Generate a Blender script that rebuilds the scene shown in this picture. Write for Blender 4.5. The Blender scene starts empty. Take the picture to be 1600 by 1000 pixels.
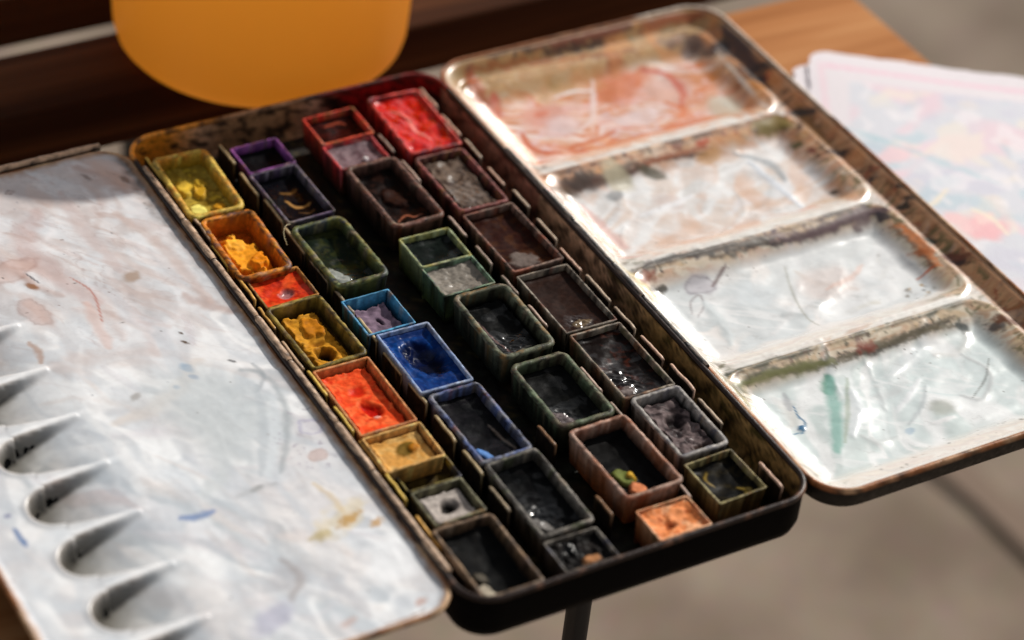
import bpy, math, random
import numpy as np
from mathutils import Matrix, Vector

# ------------------------------------------------------------------ camera, world, sun, exposure
MM = 0.001
scn = bpy.context.scene
COL = scn.collection
CR = np.array([[0.8659108631, -0.4923556085, 0.0882288607],
               [-0.2469178126, -0.5741448245, -0.7806341386],
               [0.4350056537, 0.6541743035, -0.6187293510]])
CC = np.array([-275.49, -617.31, 481.09])
CF = 4298.99                                   # focal length in pixels of a 1600 px wide picture
cam = bpy.data.cameras.new('camera'); camo = bpy.data.objects.new('camera', cam); COL.objects.link(camo)
m3 = np.array([CR[0], -CR[1], -CR[2]]).T
M = Matrix(m3.tolist()).to_4x4(); M.translation = Vector((CC * MM).tolist())
camo.matrix_world = M
cam.sensor_width = 36; cam.lens = 36 * CF / 1600
cam.clip_start = 0.02; cam.clip_end = 200
cam.dof.use_dof = True; cam.dof.focus_distance = 0.772; cam.dof.aperture_fstop = 6.4; cam.dof.aperture_blades = 7
scn.camera = camo

SUN_AZ, SUN_EL = math.radians(22), math.radians(36)     # azimuth from +x towards +y
world = bpy.data.worlds.new('World'); scn.world = world; world.use_nodes = True
wn = world.node_tree.nodes; wl = world.node_tree.links
sky = wn.new('ShaderNodeTexSky'); sky.sky_type = 'NISHITA'; sky.sun_disc = False
sky.sun_elevation = SUN_EL; sky.sun_rotation = math.pi / 2 - SUN_AZ
sky.dust_density = 2.0
hs_ = wn.new('ShaderNodeHueSaturation'); hs_.inputs['Saturation'].default_value = .2
wl.new(sky.outputs[0], hs_.inputs['Color']); wl.new(hs_.outputs[0], wn['Background'].inputs[0]); wn['Background'].inputs[1].default_value = 0.085
sun = bpy.data.lights.new('sun', 'SUN'); suno = bpy.data.objects.new('sun', sun); COL.objects.link(suno)
sun.energy = 3.6; sun.angle = math.radians(1.5); sun.color = (1.0, 0.95, 0.88)
sd = Vector((math.cos(SUN_EL) * math.cos(SUN_AZ), math.cos(SUN_EL) * math.sin(SUN_AZ), math.sin(SUN_EL)))
suno.rotation_euler = sd.to_track_quat('Z', 'Y').to_euler()
scn.view_settings.view_transform = 'Standard'; scn.view_settings.look = 'None'
scn.view_settings.exposure = 0.0; scn.view_settings.gamma = 1.0
scn.render.engine = 'CYCLES'
scn.cycles.use_denoising = True
scn.cycles.max_bounces = 8

rng = random.Random(7)

# ------------------------------------------------------------------ numbers
def lin(c):
    c = np.asarray(c, float) / 255.0
    return np.where(c <= 0.04045, c / 12.92, ((c + 0.055) / 1.055) ** 2.4)

def _h(ix, iy, seed):
    n = (ix.astype(np.int64) * 374761393 + iy.astype(np.int64) * 668265263 + seed * 1442695041) & 0xffffffff
    n = ((n ^ (n >> 13)) * 1274126177) & 0xffffffff
    return ((n ^ (n >> 16)) & 0xffffff) / float(0xffffff)

def noise(x, y, seed=0):
    x = np.asarray(x, float); y = np.asarray(y, float)
    ix = np.floor(x); iy = np.floor(y); fx = x - ix; fy = y - iy
    def g(dx, dy):
        a = _h(ix + dx, iy + dy, seed) * 2 * np.pi
        return np.cos(a) * (fx - dx) + np.sin(a) * (fy - dy)
    u = fx * fx * fx * (fx * (fx * 6 - 15) + 10); v = fy * fy * fy * (fy * (fy * 6 - 15) + 10)
    return ((g(0, 0) * (1 - u) + g(1, 0) * u) * (1 - v) + (g(0, 1) * (1 - u) + g(1, 1) * u) * v) * 1.5

def fbm(x, y, seed=0, octv=4, gain=0.5):
    s = 0; a = 1.0; t = 0
    for i in range(octv):
        s = s + a * noise(x * 2 ** i + 17.3 * i, y * 2 ** i - 9.1 * i, seed + i); t += a; a *= gain
    return s / t

def ss(a, b, x):
    t = np.clip((x - a) / (b - a + 1e-12), 0, 1)
    return t * t * (3 - 2 * t)

def at(px, py, z=0.0):
    """the point (mm) of the level plane at height z that the photograph shows at pixel px, py"""
    d = CR.T @ np.array([(px - 800) / CF, (py - 500) / CF, 1.0])
    return (CC + (z - CC[2]) / d[2] * d)[:2]

def sd_rr(x, y, x0, x1, y0, y1, r):
    """distance inside (+) a rounded rectangle"""
    cx, cy = (x0 + x1) / 2, (y0 + y1) / 2; hx, hy = (x1 - x0) / 2, (y1 - y0) / 2
    qx = np.abs(x - cx) - hx + r; qy = np.abs(y - cy) - hy + r
    return -(np.hypot(np.maximum(qx, 0), np.maximum(qy, 0)) + np.minimum(np.maximum(qx, qy), 0) - r)

# ------------------------------------------------------------------ painting on point colours
class Paint:
    """colours (linear) and roughness for a set of points"""
    def __init__(self, X, Y, base, rough=0.3):
        self.X = X; self.Y = Y; self.c = np.tile(lin(base), (len(X), 1)); self.r = np.full(len(X), rough)
        self.h = np.zeros(len(X))
    def mix(self, mask, col, rough=None):
        m = np.clip(mask, 0, 1)
        self.c = self.c * (1 - m[:, None]) + lin(col) * m[:, None]
        if rough is not None: self.r = self.r * (1 - m) + rough * m
    def wash(self, scale, col, lo, hi, amt, seed, warp=1.5, stretch=(1, 1), rough=None, mask=1.0, rot=0.0, octv=5):
        c_, s_ = math.cos(rot), math.sin(rot)
        x = (self.X * c_ + self.Y * s_) / scale / stretch[0]; y = (-self.X * s_ + self.Y * c_) / scale / stretch[1]
        wx = fbm(x * .7, y * .7, seed + 50, 3) * warp; wy = fbm(x * .7 + 5, y * .7 + 3, seed + 60, 3) * warp
        n = fbm(x + wx, y + wy, seed, octv)
        self.mix(ss(lo, hi, n) * amt * mask, col, rough)
    def rings(self, scale, col, amt, seed, width=0.03, mask=1.0, rot=0.0, stretch=(1, 1)):
        c_, s_ = math.cos(rot), math.sin(rot)
        x = (self.X * c_ + self.Y * s_) / scale / stretch[0]; y = (-self.X * s_ + self.Y * c_) / scale / stretch[1]
        wx = fbm(x, y, seed + 5, 4); n = fbm(x + wx, y - wx, seed, 4)
        k = 1 - ss(0, width, np.abs(n - 0.05))
        k *= ss(-.2, .3, fbm(x * 2, y * 2, seed + 9, 2))
        self.mix(k * amt * mask, col)
    def marble(self, scale, cols, amt, seed, warp=2.0, stretch=(1, 1), rot=0.0, mask=1.0, bands=1.3, h=0.0, line=0.0, lcol=(120, 100, 92), wet=None):
        """streaks of paint dragged into one another, with thin tide lines"""
        c_, s_ = math.cos(rot), math.sin(rot)
        x = (self.X * c_ + self.Y * s_) / scale / stretch[0]; y = (-self.X * s_ + self.Y * c_) / scale / stretch[1]
        wx = fbm(x * .6, y * .6, seed + 50, 3) * warp; wy = fbm(x * .6 + 5, y * .6 + 3, seed + 60, 3) * warp
        n = fbm(x + wx + .4 * fbm(x * 2.5 + wy, y * 2.5, seed + 70, 3), y + wy, seed, 4, .42)
        t = np.clip(n * bands + .5, 0, .9999) * (len(cols) - 1); k = t.astype(int); f = ss(.15, .85, t - k)[:, None]
        C = np.array([lin(c) for c in cols]); c = C[k] * (1 - f) + C[k + 1] * f
        m = np.clip(amt * mask, 0, 1) * np.ones(len(self.X)); self.c = self.c * (1 - m[:, None]) + c * m[:, None]
        if line:
            e = np.exp(-((t - k - .5) / .09) ** 2) * line * m * ss(-.15, .3, fbm(x * 1.7, y * 1.7, seed + 80, 3))
            self.c = self.c * (1 - e[:, None]) + lin(lcol) * e[:, None]
        if h: self.h += h * m * 1.6 * fbm(x + wx, y + wy, seed, 2, .35)
        if wet is not None: self.r = self.r * (1 - m * .8 * ss(0, .35, n)) + wet * m * .8 * ss(0, .35, n)
    def blob(self, c, rx, ry, ang, col, amt=1.0, soft=0.5, seed=0, rag=0.35, edge=0.0, ecol=None, rough=None, h=0.0):
        ca, sa = math.cos(ang), math.sin(ang); R = max(rx, ry) * 2.2
        i = np.nonzero((np.abs(self.X - c[0]) < R) & (np.abs(self.Y - c[1]) < R))[0]
        if not len(i): return
        x = self.X[i] - c[0]; y = self.Y[i] - c[1]
        u = (x * ca + y * sa) / rx; v = (-x * sa + y * ca) / ry
        d = np.hypot(u, v) + rag * fbm(self.X[i] / min(rx, ry) * .9, self.Y[i] / min(rx, ry) * .9, seed, 4)
        m = (1 - ss(1 - soft, 1 + soft * .3, d)) * amt
        self.c[i] = self.c[i] * (1 - m[:, None]) + lin(col) * m[:, None]
        if rough is not None: self.r[i] = self.r[i] * (1 - m) + rough * m
        if h: self.h[i] += m * h
        if edge:
            e = np.exp(-((d - 1 + soft * .4) / 0.09) ** 2) * edge
            self.c[i] = self.c[i] * (1 - e[:, None]) + lin(ecol or col) * e[:, None]
    def stroke(self, pts, w, col, amt=1.0, seed=0, rag=0.4, soft=0.8, rough=None, h=0.0, taper=True):
        pts = np.array(pts, float); R = w * 2.5
        if len(pts) > 2:                       # a smooth curve through the points
            e = np.concatenate([[2 * pts[0] - pts[1]], pts, [2 * pts[-1] - pts[-2]]]); q = []
            for k in range(1, len(e) - 2):
                for t in np.linspace(0, 1, 7)[:-1]:
                    q.append(.5 * (2 * e[k] + (e[k + 1] - e[k - 1]) * t + (2 * e[k - 1] - 5 * e[k] + 4 * e[k + 1] - e[k + 2]) * t * t + (3 * e[k] - e[k - 1] - 3 * e[k + 1] + e[k + 2]) * t ** 3))
            pts = np.array(q + [pts[-1]])
        i = np.nonzero((self.X > pts[:, 0].min() - R) & (self.X < pts[:, 0].max() + R) & (self.Y > pts[:, 1].min() - R) & (self.Y < pts[:, 1].max() + R))[0]
        if not len(i): return
        x = self.X[i] + fbm(self.X[i] / w / 1.5, self.Y[i] / w / 1.5, seed, 3) * w * rag
        y = self.Y[i] + fbm(self.X[i] / w / 1.5 + 7, self.Y[i] / w / 1.5, seed + 3, 3) * w * rag
        L = np.hypot(*(pts[1:] - pts[:-1]).T); T = L.sum(); acc = 0; best = np.full(len(i), 1e9)
        for a, b, l in zip(pts[:-1], pts[1:], L):
            t = np.clip(((x - a[0]) * (b[0] - a[0]) + (y - a[1]) * (b[1] - a[1])) / (l * l + 1e-9), 0, 1)
            d = np.hypot(x - a[0] - t * (b[0] - a[0]), y - a[1] - t * (b[1] - a[1]))
            s = (acc + t * l) / T; acc += l
            ww = w * (0.35 + 0.65 * np.sin(np.pi * np.clip(s * .92 + .04, 0, 1)) ** .6) if taper else w
            best = np.minimum(best, d / ww)
        m = (1 - ss(1 - soft, 1, best)) * amt
        self.c[i] = self.c[i] * (1 - m[:, None]) + lin(col) * m[:, None]
        if rough is not None: self.r[i] = self.r[i] * (1 - m) + rough * m
        if h: self.h[i] += np.clip(1 - best / 1.6, 0, 1) ** 2 * h * .8 * min(1, w / 3.2)
    def specks(self, n, xr, yr, smin, smax, cols, seed, keep=None, amt=.9, ecc=2.0, ang=None):
        q = random.Random(seed); k = 0; tries = 0
        while k < n and tries < n * 20:
            tries += 1
            c = (q.uniform(*xr), q.uniform(*yr))
            if keep is not None and q.random() > keep(*c): continue
            k += 1
            s = smin + (smax - smin) * q.random() ** 3
            self.blob(c, s * q.uniform(1, ecc), s, q.uniform(0, 3.14) if ang is None else ang + q.uniform(-.4, .4), q.choice(cols), amt * q.uniform(.5, 1), soft=.5, seed=seed + k, rag=.6)

# ------------------------------------------------------------------ materials
def mat(name, coat=0.0, bump=0.0, bscale=900, detail=0.12, dscale=500, metallic=0.0, spec=0.5, base=None, rough=None, sheen=0, gloss=False, coat_r=.08):
    m = bpy.data.materials.new(name); m.use_nodes = True; nt = m.node_tree; N = nt.nodes; L = nt.links
    b = N['Principled BSDF']; b.inputs['Metallic'].default_value = metallic
    b.inputs['Specular IOR Level'].default_value = spec
    b.inputs['Coat Weight'].default_value = coat; b.inputs['Coat Roughness'].default_value = coat_r
    tc = N.new('ShaderNodeTexCoord')
    nz = N.new('ShaderNodeTexNoise'); nz.inputs['Scale'].default_value = dscale; nz.inputs['Detail'].default_value = 6
    L.new(tc.outputs['Object'], nz.inputs['Vector'])
    mr = N.new('ShaderNodeMapRange'); mr.inputs[1].default_value = .3; mr.inputs[2].default_value = .7
    mr.inputs[3].default_value = 1 - detail; mr.inputs[4].default_value = 1 + detail
    L.new(nz.outputs['Fac'], mr.inputs[0])
    mx = N.new('ShaderNodeVectorMath'); mx.operation = 'SCALE'
    if base is None:
        at_ = N.new('ShaderNodeAttribute'); at_.attribute_name = 'col'
        L.new(at_.outputs['Color'], mx.inputs[0])
        if rough is None:
            ad = N.new('ShaderNodeMath'); ad.operation = 'MULTIPLY'
            L.new(at_.outputs['Alpha'], ad.inputs[0]); L.new(mr.outputs[0], ad.inputs[1])
            L.new(ad.outputs[0], b.inputs['Roughness'])
            if gloss:
                sp = N.new('ShaderNodeMapRange'); sp.inputs[1].default_value = .12; sp.inputs[2].default_value = .32
                sp.inputs[3].default_value = .5; sp.inputs[4].default_value = .04
                L.new(at_.outputs['Alpha'], sp.inputs[0]); L.new(sp.outputs[0], b.inputs['Specular IOR Level'])
    else:
        mx.inputs[0].default_value = tuple(lin(base))
    if rough is not None: b.inputs['Roughness'].default_value = rough
    L.new(mr.outputs[0], mx.inputs['Scale']); L.new(mx.outputs[0], b.inputs['Base Color'])
    if bump:
        n2 = N.new('ShaderNodeTexNoise'); n2.inputs['Scale'].default_value = bscale; n2.inputs['Detail'].default_value = 8; n2.inputs['Roughness'].default_value = .6
        L.new(tc.outputs['Object'], n2.inputs['Vector'])
        bp = N.new('ShaderNodeBump'); bp.inputs['Strength'].default_value = 1; bp.inputs['Distance'].default_value = bump * MM
        L.new(n2.outputs['Fac'], bp.inputs['Height']); L.new(bp.outputs[0], b.inputs['Normal'])
        L.new(bp.outputs[0], b.inputs['Coat Normal'])
    return m

M_ENAMEL = mat('white_enamel_with_paint', coat=0.5, bump=.015, bscale=420, detail=.04, dscale=420, coat_r=.26, spec=.4)
M_PAN = mat('stained_pan_plastic', coat=0.0, spec=.2, bump=.16, bscale=700, detail=.3, dscale=800)
M_CAKE = mat('dried_watercolour', coat=.0, bump=.035, bscale=900, detail=.25, dscale=700, gloss=True)
M_TIN = mat('worn_lacquered_tin', coat=.0, spec=.3, bump=.15, bscale=500, detail=.3, dscale=600)
M_BLACK = mat('black_lacquer', bump=.08, bscale=400, detail=.3, base=(3, 3, 4), rough=.6, spec=.04)
M_HINGE = mat('worn_hinge_metal', bump=.25, bscale=700, detail=.35)
M_PAPER = mat('watercolour_paper', bump=.15, bscale=900, detail=.03, dscale=900)

# ------------------------------------------------------------------ mesh helpers
def obj(name, verts, faces, material, parent=None, col=None, smooth=True, loc=None, rot=None):
    """verts in mm"""
    me = bpy.data.meshes.new(name)
    v = np.asarray(verts, float) * MM
    me.from_pydata(v.tolist() if len(v) < 2000 else [tuple(p) for p in v], [], faces if isinstance(faces, list) else faces.tolist())
    if col is not None:
        a = me.color_attributes.new('col', 'FLOAT_COLOR', 'POINT')
        a.data.foreach_set('color', np.asarray(col, np.float32).ravel())
    me.materials.append(material)
    if smooth: me.polygons.foreach_set('use_smooth', [True] * len(me.polygons))
    me.update()
    o = bpy.data.objects.new(name, me); COL.objects.link(o)
    if parent is not None: o.parent = parent
    if loc is not None: o.location = [c * MM for c in loc]
    if rot is not None: o.rotation_euler = rot
    return o

def tag(o, label=None, category=None, group=None, kind=None):
    if label: o['label'] = label
    if category: o['category'] = category
    if group: o['group'] = group
    if kind: o['kind'] = kind
    return o

def empty(name, loc=(0, 0, 0), rot=(0, 0, 0)):
    o = bpy.data.objects.new(name, None); COL.objects.link(o)
    o.empty_display_size = .01
    o.location = [c * MM for c in loc]; o.rotation_euler = rot
    return o

def rgba(p): return np.concatenate([p.c, np.clip(p.r, .03, 1)[:, None]], 1)

def gridf(nu, nv):
    i = np.arange(nu - 1)[:, None] * nv + np.arange(nv - 1)[None, :]
    i = i.ravel()
    return np.stack([i, i + nv, i + nv + 1, i + 1], 1)

def rr_path(x0, x1, y0, y1, r, n=10):
    """rounded rectangle, counter-clockwise, with outward normals"""
    P = []; Nn = []
    for cx, cy, a0 in ((x1 - r, y1 - r, 0), (x0 + r, y1 - r, 90), (x0 + r, y0 + r, 180), (x1 - r, y0 + r, 270)):
        for k in range(n + 1):
            a = math.radians(a0 + 90 * k / n); P.append((cx + r * math.cos(a), cy + r * math.sin(a))); Nn.append((math.cos(a), math.sin(a)))
    return np.array(P), np.array(Nn)

def dense_path(x0, x1, y0, y1, r, step, n=10):
    P, Nn = rr_path(x0, x1, y0, y1, r, n); Q = []; K = []
    m = len(P)
    for i in range(m):
        a, b = P[i], P[(i + 1) % m]; l = np.hypot(*(b - a)); k = max(1, int(l / step))
        for j in range(k):
            t = j / k; Q.append(a + (b - a) * t); nn = Nn[i] * (1 - t) + Nn[(i + 1) % m] * t; K.append(nn / np.hypot(*nn))
    return np.array(Q), np.array(K)

def loft(path, nrm, prof, closed_prof=False, cap=None):
    """prof: list of (outward offset, z). Returns verts, faces; vertex order ring by ring."""
    n = len(path); V = []
    for off, z in prof:
        V.append(np.concatenate([path + nrm * off, np.full((n, 1), z)], 1))
    V = np.concatenate(V); F = []
    k = len(prof); rings = k if closed_prof else k - 1
    for r in range(rings):
        a = r * n; b = ((r + 1) % k) * n
        for i in range(n):
            j = (i + 1) % n; F.append([a + i, b + i, b + j, a + j])
    if cap is not None:
        for r, flip in cap:
            ring = [r * n + i for i in range(n)]
            F.append(ring[::-1] if flip else ring)
    return V, F

def tube_prof(r, n=10, z=0.0, off=0.0):
    return [(off + r * math.cos(2 * math.pi * k / n), z + r * math.sin(2 * math.pi * k / n)) for k in range(n)]

def cyl_y(x, z, r, y0, y1, n=14, step=2.0, jit=.05, seed=0):
    m = max(2, int((y1 - y0) / step)); V = []; F = []
    for i in range(m + 1):
        y = y0 + (y1 - y0) * i / m
        for k in range(n):
            a = 2 * math.pi * k / n; rr = r * (1 + jit * float(fbm(np.array([y * .3 + seed]), np.array([k * .7]), seed, 2)[0]))
            if i in (0, m): rr *= .86
            V.append((x + rr * math.cos(a), y, z + rr * math.sin(a)))
    for i in range(m):
        for k in range(n):
            j = (k + 1) % n; F.append([i * n + k, i * n + j, (i + 1) * n + j, (i + 1) * n + k])
    F.append([k for k in range(n)]); F.append([m * n + k for k in range(n)][::-1])
    return np.array(V), F

def worn(V, cols, scale, seed, rough=.5, thr=(-.1, .25)):
    """two or three colours mottled over a set of vertices"""
    p = Paint(V[:, 0] + V[:, 2] * .7, V[:, 1] + V[:, 2] * .5, cols[0], rough)
    for k, c in enumerate(cols[1:]): p.wash(scale, c, thr[0], thr[1], 1, seed + 11 * k, 1.0, rough=rough)
    return p

# ------------------------------------------------------------------ ground
def wood_mat(name, c1, c2, c3, rough=.7):
    m = bpy.data.materials.new(name); m.use_nodes = True; nt = m.node_tree; N = nt.nodes; L = nt.links
    b = N['Principled BSDF']; tc = N.new('ShaderNodeTexCoord'); mp = N.new('ShaderNodeMapping')
    mp.inputs['Scale'].default_value = (3, 60, 60); L.new(tc.outputs['Object'], mp.inputs[0])
    n1 = N.new('ShaderNodeTexNoise'); n1.inputs['Scale'].default_value = 1.2; n1.inputs['Detail'].default_value = 8; n1.inputs['Distortion'].default_value = 1.2
    L.new(mp.outputs[0], n1.inputs['Vector'])
    r = N.new('ShaderNodeValToRGB'); e = r.color_ramp.elements
    e[0].position = .33; e[0].color = (*lin(c1), 1); e[1].position = .68; e[1].color = (*lin(c3), 1)
    k = e.new(.5); k.color = (*lin(c2), 1)
    L.new(n1.outputs['Fac'], r.inputs[0]); L.new(r.outputs[0], b.inputs['Base Color'])
    b.inputs['Roughness'].default_value = rough; b.inputs['Specular IOR Level'].default_value = .03
    bp = N.new('ShaderNodeBump'); bp.inputs['Distance'].default_value = .0004; L.new(n1.outputs['Fac'], bp.inputs['Height']); L.new(bp.outputs[0], b.inputs['Normal'])
    return m

gm = bpy.data.materials.new('grey_brown_paving'); gm.use_nodes = True
nt = gm.node_tree; N = nt.nodes; L = nt.links; b = N['Principled BSDF']; b.inputs['Roughness'].default_value = .9
tc = N.new('ShaderNodeTexCoord')
n1 = N.new('ShaderNodeTexNoise'); n1.inputs['Scale'].default_value = 11; n1.inputs['Detail'].default_value = 6
n2 = N.new('ShaderNodeTexNoise'); n2.inputs['Scale'].default_value = 160; n2.inputs['Detail'].default_value = 4
for n_ in (n1, n2): L.new(tc.outputs['Object'], n_.inputs['Vector'])
r1 = N.new('ShaderNodeValToRGB'); e = r1.color_ramp.elements
e[0].position = .35; e[0].color = (*lin((124, 106, 89)), 1); e[1].position = .66; e[1].color = (*lin((160, 142, 124)), 1)
mm_ = N.new('ShaderNodeMixRGB'); mm_.blend_type = 'MULTIPLY'; mm_.inputs[0].default_value = .35
L.new(n1.outputs['Fac'], r1.inputs[0]); L.new(r1.outputs[0], mm_.inputs[1]); L.new(n2.outputs['Color'], mm_.inputs[2]); L.new(mm_.outputs[0], b.inputs['Base Color'])
GZ = -450
S = 40000
tag(obj('ground', [(-S, -S, GZ), (S, -S, GZ), (S, S, GZ), (-S, S, GZ)], [[0, 1, 2, 3]], gm), kind='structure')

jm = bpy.data.materials.new('shadow_band_colour'); jm.use_nodes = True  # strip of darker colour standing in for a soft shadow on the ground
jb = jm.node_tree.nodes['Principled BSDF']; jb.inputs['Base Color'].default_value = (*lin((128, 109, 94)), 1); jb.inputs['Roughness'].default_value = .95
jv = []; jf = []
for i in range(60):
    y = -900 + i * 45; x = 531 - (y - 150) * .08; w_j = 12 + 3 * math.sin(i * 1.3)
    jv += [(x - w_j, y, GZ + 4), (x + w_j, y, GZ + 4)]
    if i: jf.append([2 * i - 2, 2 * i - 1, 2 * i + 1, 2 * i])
tag(obj('ground_shadow_band', jv, jf, jm), kind='structure')

# ------------------------------------------------------------------ bench of wooden slats
M_WOOD = wood_mat('tan_bench_wood', (146, 92, 52), (170, 114, 70), (188, 136, 90))
M_DWOOD = wood_mat('dark_brown_wood', (58, 34, 22), (74, 45, 28), (96, 60, 38), .8)  # darker brown wood for the two slats behind
M_IRON = mat('dark_iron', base=(20, 20, 20), rough=.55, detail=.2)

def plank_mesh(x0, x1, y0, y1, z0, z1, r=1.6, seg=4):
    prof, _ = rr_path(y0, y1, z0, z1, r, seg); n = len(prof); V = []; F = []
    xs = [x0, x0 + r * .35, x0 + r, x1 - r, x1 - r * .35, x1]; ins = [r, r * .3, 0, 0, r * .3, r]
    cy, cz = (y0 + y1) / 2, (z0 + z1) / 2
    for x, s in zip(xs, ins):
        ky = 1 - s / ((y1 - y0) / 2); kz = 1 - s / ((z1 - z0) / 2)
        for a, b in prof: V.append((x, cy + (a - cy) * ky, cz + (b - cz) * kz))
    for i in range(len(xs) - 1):
        for k in range(n):
            j = (k + 1) % n; F.append([i * n + k, i * n + j, (i + 1) * n + j, (i + 1) * n + k])
    F.append(list(range(n))[::-1]); F.append([(len(xs) - 1) * n + k for k in range(n)])
    return V, F

ZT = -14.4            # top of the slats: the tin stands on them
TH = 20
bench = tag(empty('wooden_bench', (0, 0, GZ)), 'wooden slatted bench under the paint tin, tan front slats and darker slats behind', 'bench')
def bpart(name, V, F, m, smooth=True):
    return obj(name, np.array(V) - np.array([0, 0, GZ]), F, m, bench, smooth=smooth)
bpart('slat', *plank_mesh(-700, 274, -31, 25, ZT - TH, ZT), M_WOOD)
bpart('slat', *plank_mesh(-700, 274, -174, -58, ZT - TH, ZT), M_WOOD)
o_ = bpart('slat', *plank_mesh(-700, 268, 57, 91, ZT - TH, ZT), M_DWOOD); o_['label'] = 'dark brown slat behind the cup'
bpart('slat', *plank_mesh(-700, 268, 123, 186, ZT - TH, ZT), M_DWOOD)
for x in (-560, 64):
    bpart('leg', *plank_mesh(x, x + 22, 150, 172, GZ, ZT - TH - 25.5), M_IRON)
    bpart('cross_bar', *plank_mesh(x, x + 30, -165, 180, ZT - TH - 25, ZT - TH - .5), M_IRON)
    bpart('leg', *plank_mesh(x - 13, x - 8, -176, -168, GZ, ZT - TH - .5, r=2), M_IRON)

# ------------------------------------------------------------------ orange cup
cm = bpy.data.materials.new('translucent_orange_plastic'); cm.use_nodes = True; nt = cm.node_tree; N = nt.nodes; L = nt.links
b = N['Principled BSDF']; b.inputs['Base Color'].default_value = (*lin((252, 172, 78)), 1); b.inputs['Roughness'].default_value = .38
b.inputs['Specular IOR Level'].default_value = .5
tr = N.new('ShaderNodeBsdfTranslucent'); tr.inputs[0].default_value = (*lin((255, 208, 116)), 1)
ms = N.new('ShaderNodeMixShader'); ms.inputs[0].default_value = .7
L.new(b.outputs[0], ms.inputs[1]); L.new(tr.outputs[0], ms.inputs[2]); L.new(ms.outputs[0], N['Material Output'].inputs[0])
def lathe(prof, n=72):
    V = []; F = []
    for r, z in prof:
        for k in range(n):
            a = 2 * math.pi * k / n; V.append((r * math.cos(a), r * math.sin(a), z))
    for i in range(len(prof) - 1):
        for k in range(n):
            j = (k + 1) % n; F.append([i * n + k, i * n + j, (i + 1) * n + j, (i + 1) * n + k])
    return V, F
RC = 48.5
prof = [(0.01, .0), (RC - 9, 0), (RC - 6, .4), (RC - 3.4, 1.6), (RC - 1.4, 4), (RC - .4, 7.5), (RC, 13), (RC + 1.5, 50), (RC + 2.3, 68), (RC + 2.8, 76), (RC + 2.2, 77.5), (RC - 1, 78), (.01, 78)]  # closed top, out of view, added to even the light through the walls
cup = tag(obj('orange_jar', *lathe(prof), cm, loc=(70.5, 71.2, ZT)), 'large translucent orange plastic jar standing behind the paint tin', 'jar')

# ------------------------------------------------------------------ height-field plates (left palette, right lid)
def plate(name, x0, x1, y0, y1, r, step, zf, paintf, material, parent, back=.7, backmat=None):
    ny = int((y1 - y0) / step) + 1; nx = int((x1 - x0) / step) + 1
    t = np.linspace(0, 1, ny); ys = y0 + (y1 - y0) * t
    # crowd rows at both ends so that the corners stay round
    e = np.array([0, .02, .08, .2, .4, .7]) ; ys = np.unique(np.concatenate([ys, y0 + e, y1 - e]))
    ny = len(ys)
    dy = np.maximum(0, np.maximum(y0 + r - ys, ys - (y1 - r)))
    ins = r - np.sqrt(np.maximum(r * r - dy * dy, 0))
    s = np.linspace(0, 1, nx)
    X = (x0 + ins)[:, None] + ((x1 - x0) - 2 * ins)[:, None] * s[None, :]
    Y = np.repeat(ys[:, None], nx, 1)
    X = X.ravel(); Y = Y.ravel(); Z = zf(X, Y)
    p = paintf(X, Y, Z)
    V = np.stack([X, Y, Z + p.h], 1)
    F = gridf(ny, nx)[:, ::-1]
    o = obj(name, V, F, material, parent, col=rgba(p))
    # underside, coarser
    k = 4
    G = np.arange(ny * nx).reshape(ny, nx); ri = np.unique(np.concatenate([np.arange(0, ny, k), [ny - 1]])); ci = np.unique(np.concatenate([np.arange(0, nx, k), [nx - 1]]))
    g = G[np.ix_(ri, ci)].ravel(); V2 = V[g].copy(); V2[:, 2] -= back
    obj('underside', V2, gridf(len(ri), len(ci)), backmat or M_BLACK, parent)
    return o

paintbox = tag(empty('watercolour_tin', (0, 0, 0)), 'open black metal watercolour tin with a flat palette flap and a deep-welled lid', 'paint tin')

# ---- left flap: flat mixing palette with thumb-shaped wells along its outer edge
LX0, LX1, LY0, LY1 = -105.0, -5.2, -203.0, 11.0
well_c = [-129.5 + 20.7 * k for k in range(-3, 7)]
def well_mask(X, Y, c):
    u = X + 90.0                      # 0 at the deep end
    hw = 6.8 + np.clip(u / 25, 0, 1.05) * 3.3
    ymid = c + 1.5 - 0.0 * u
    yy = np.abs(Y - ymid)
    r = 7.0
    d1 = hw - yy                      # distance inside from the sides
    dc = r - np.hypot(np.minimum(u - r, 0), Y - ymid)
    d = np.where(u < r, dc, d1)
    return d, u
def pal_z(X, Y):
    z = -0.6 + .25 * fbm(X / 30, Y / 30, 3, 2) + .10 * fbm(X / 5, Y / 9, 5, 3)
    dedge = sd_rr(X, Y, LX0, LX1, LY0, LY1, 10)
    z = z + .9 * (1 - ss(0, 2.6, dedge))
    for c in well_c:
        d, u = well_mask(X, Y, c)
        ramp = 1 - ss(-8, 32, u)
        z = z - 8.4 * ramp * ss(0, 1.9, d) * ss(0, 2, u)
        z = z + .5 * np.exp(-((d + .4) / .9) ** 2) * np.clip(1.2 - u / 30, 0, 1) * ss(-3, 0, u) * (u < 26)
    return z
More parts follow.
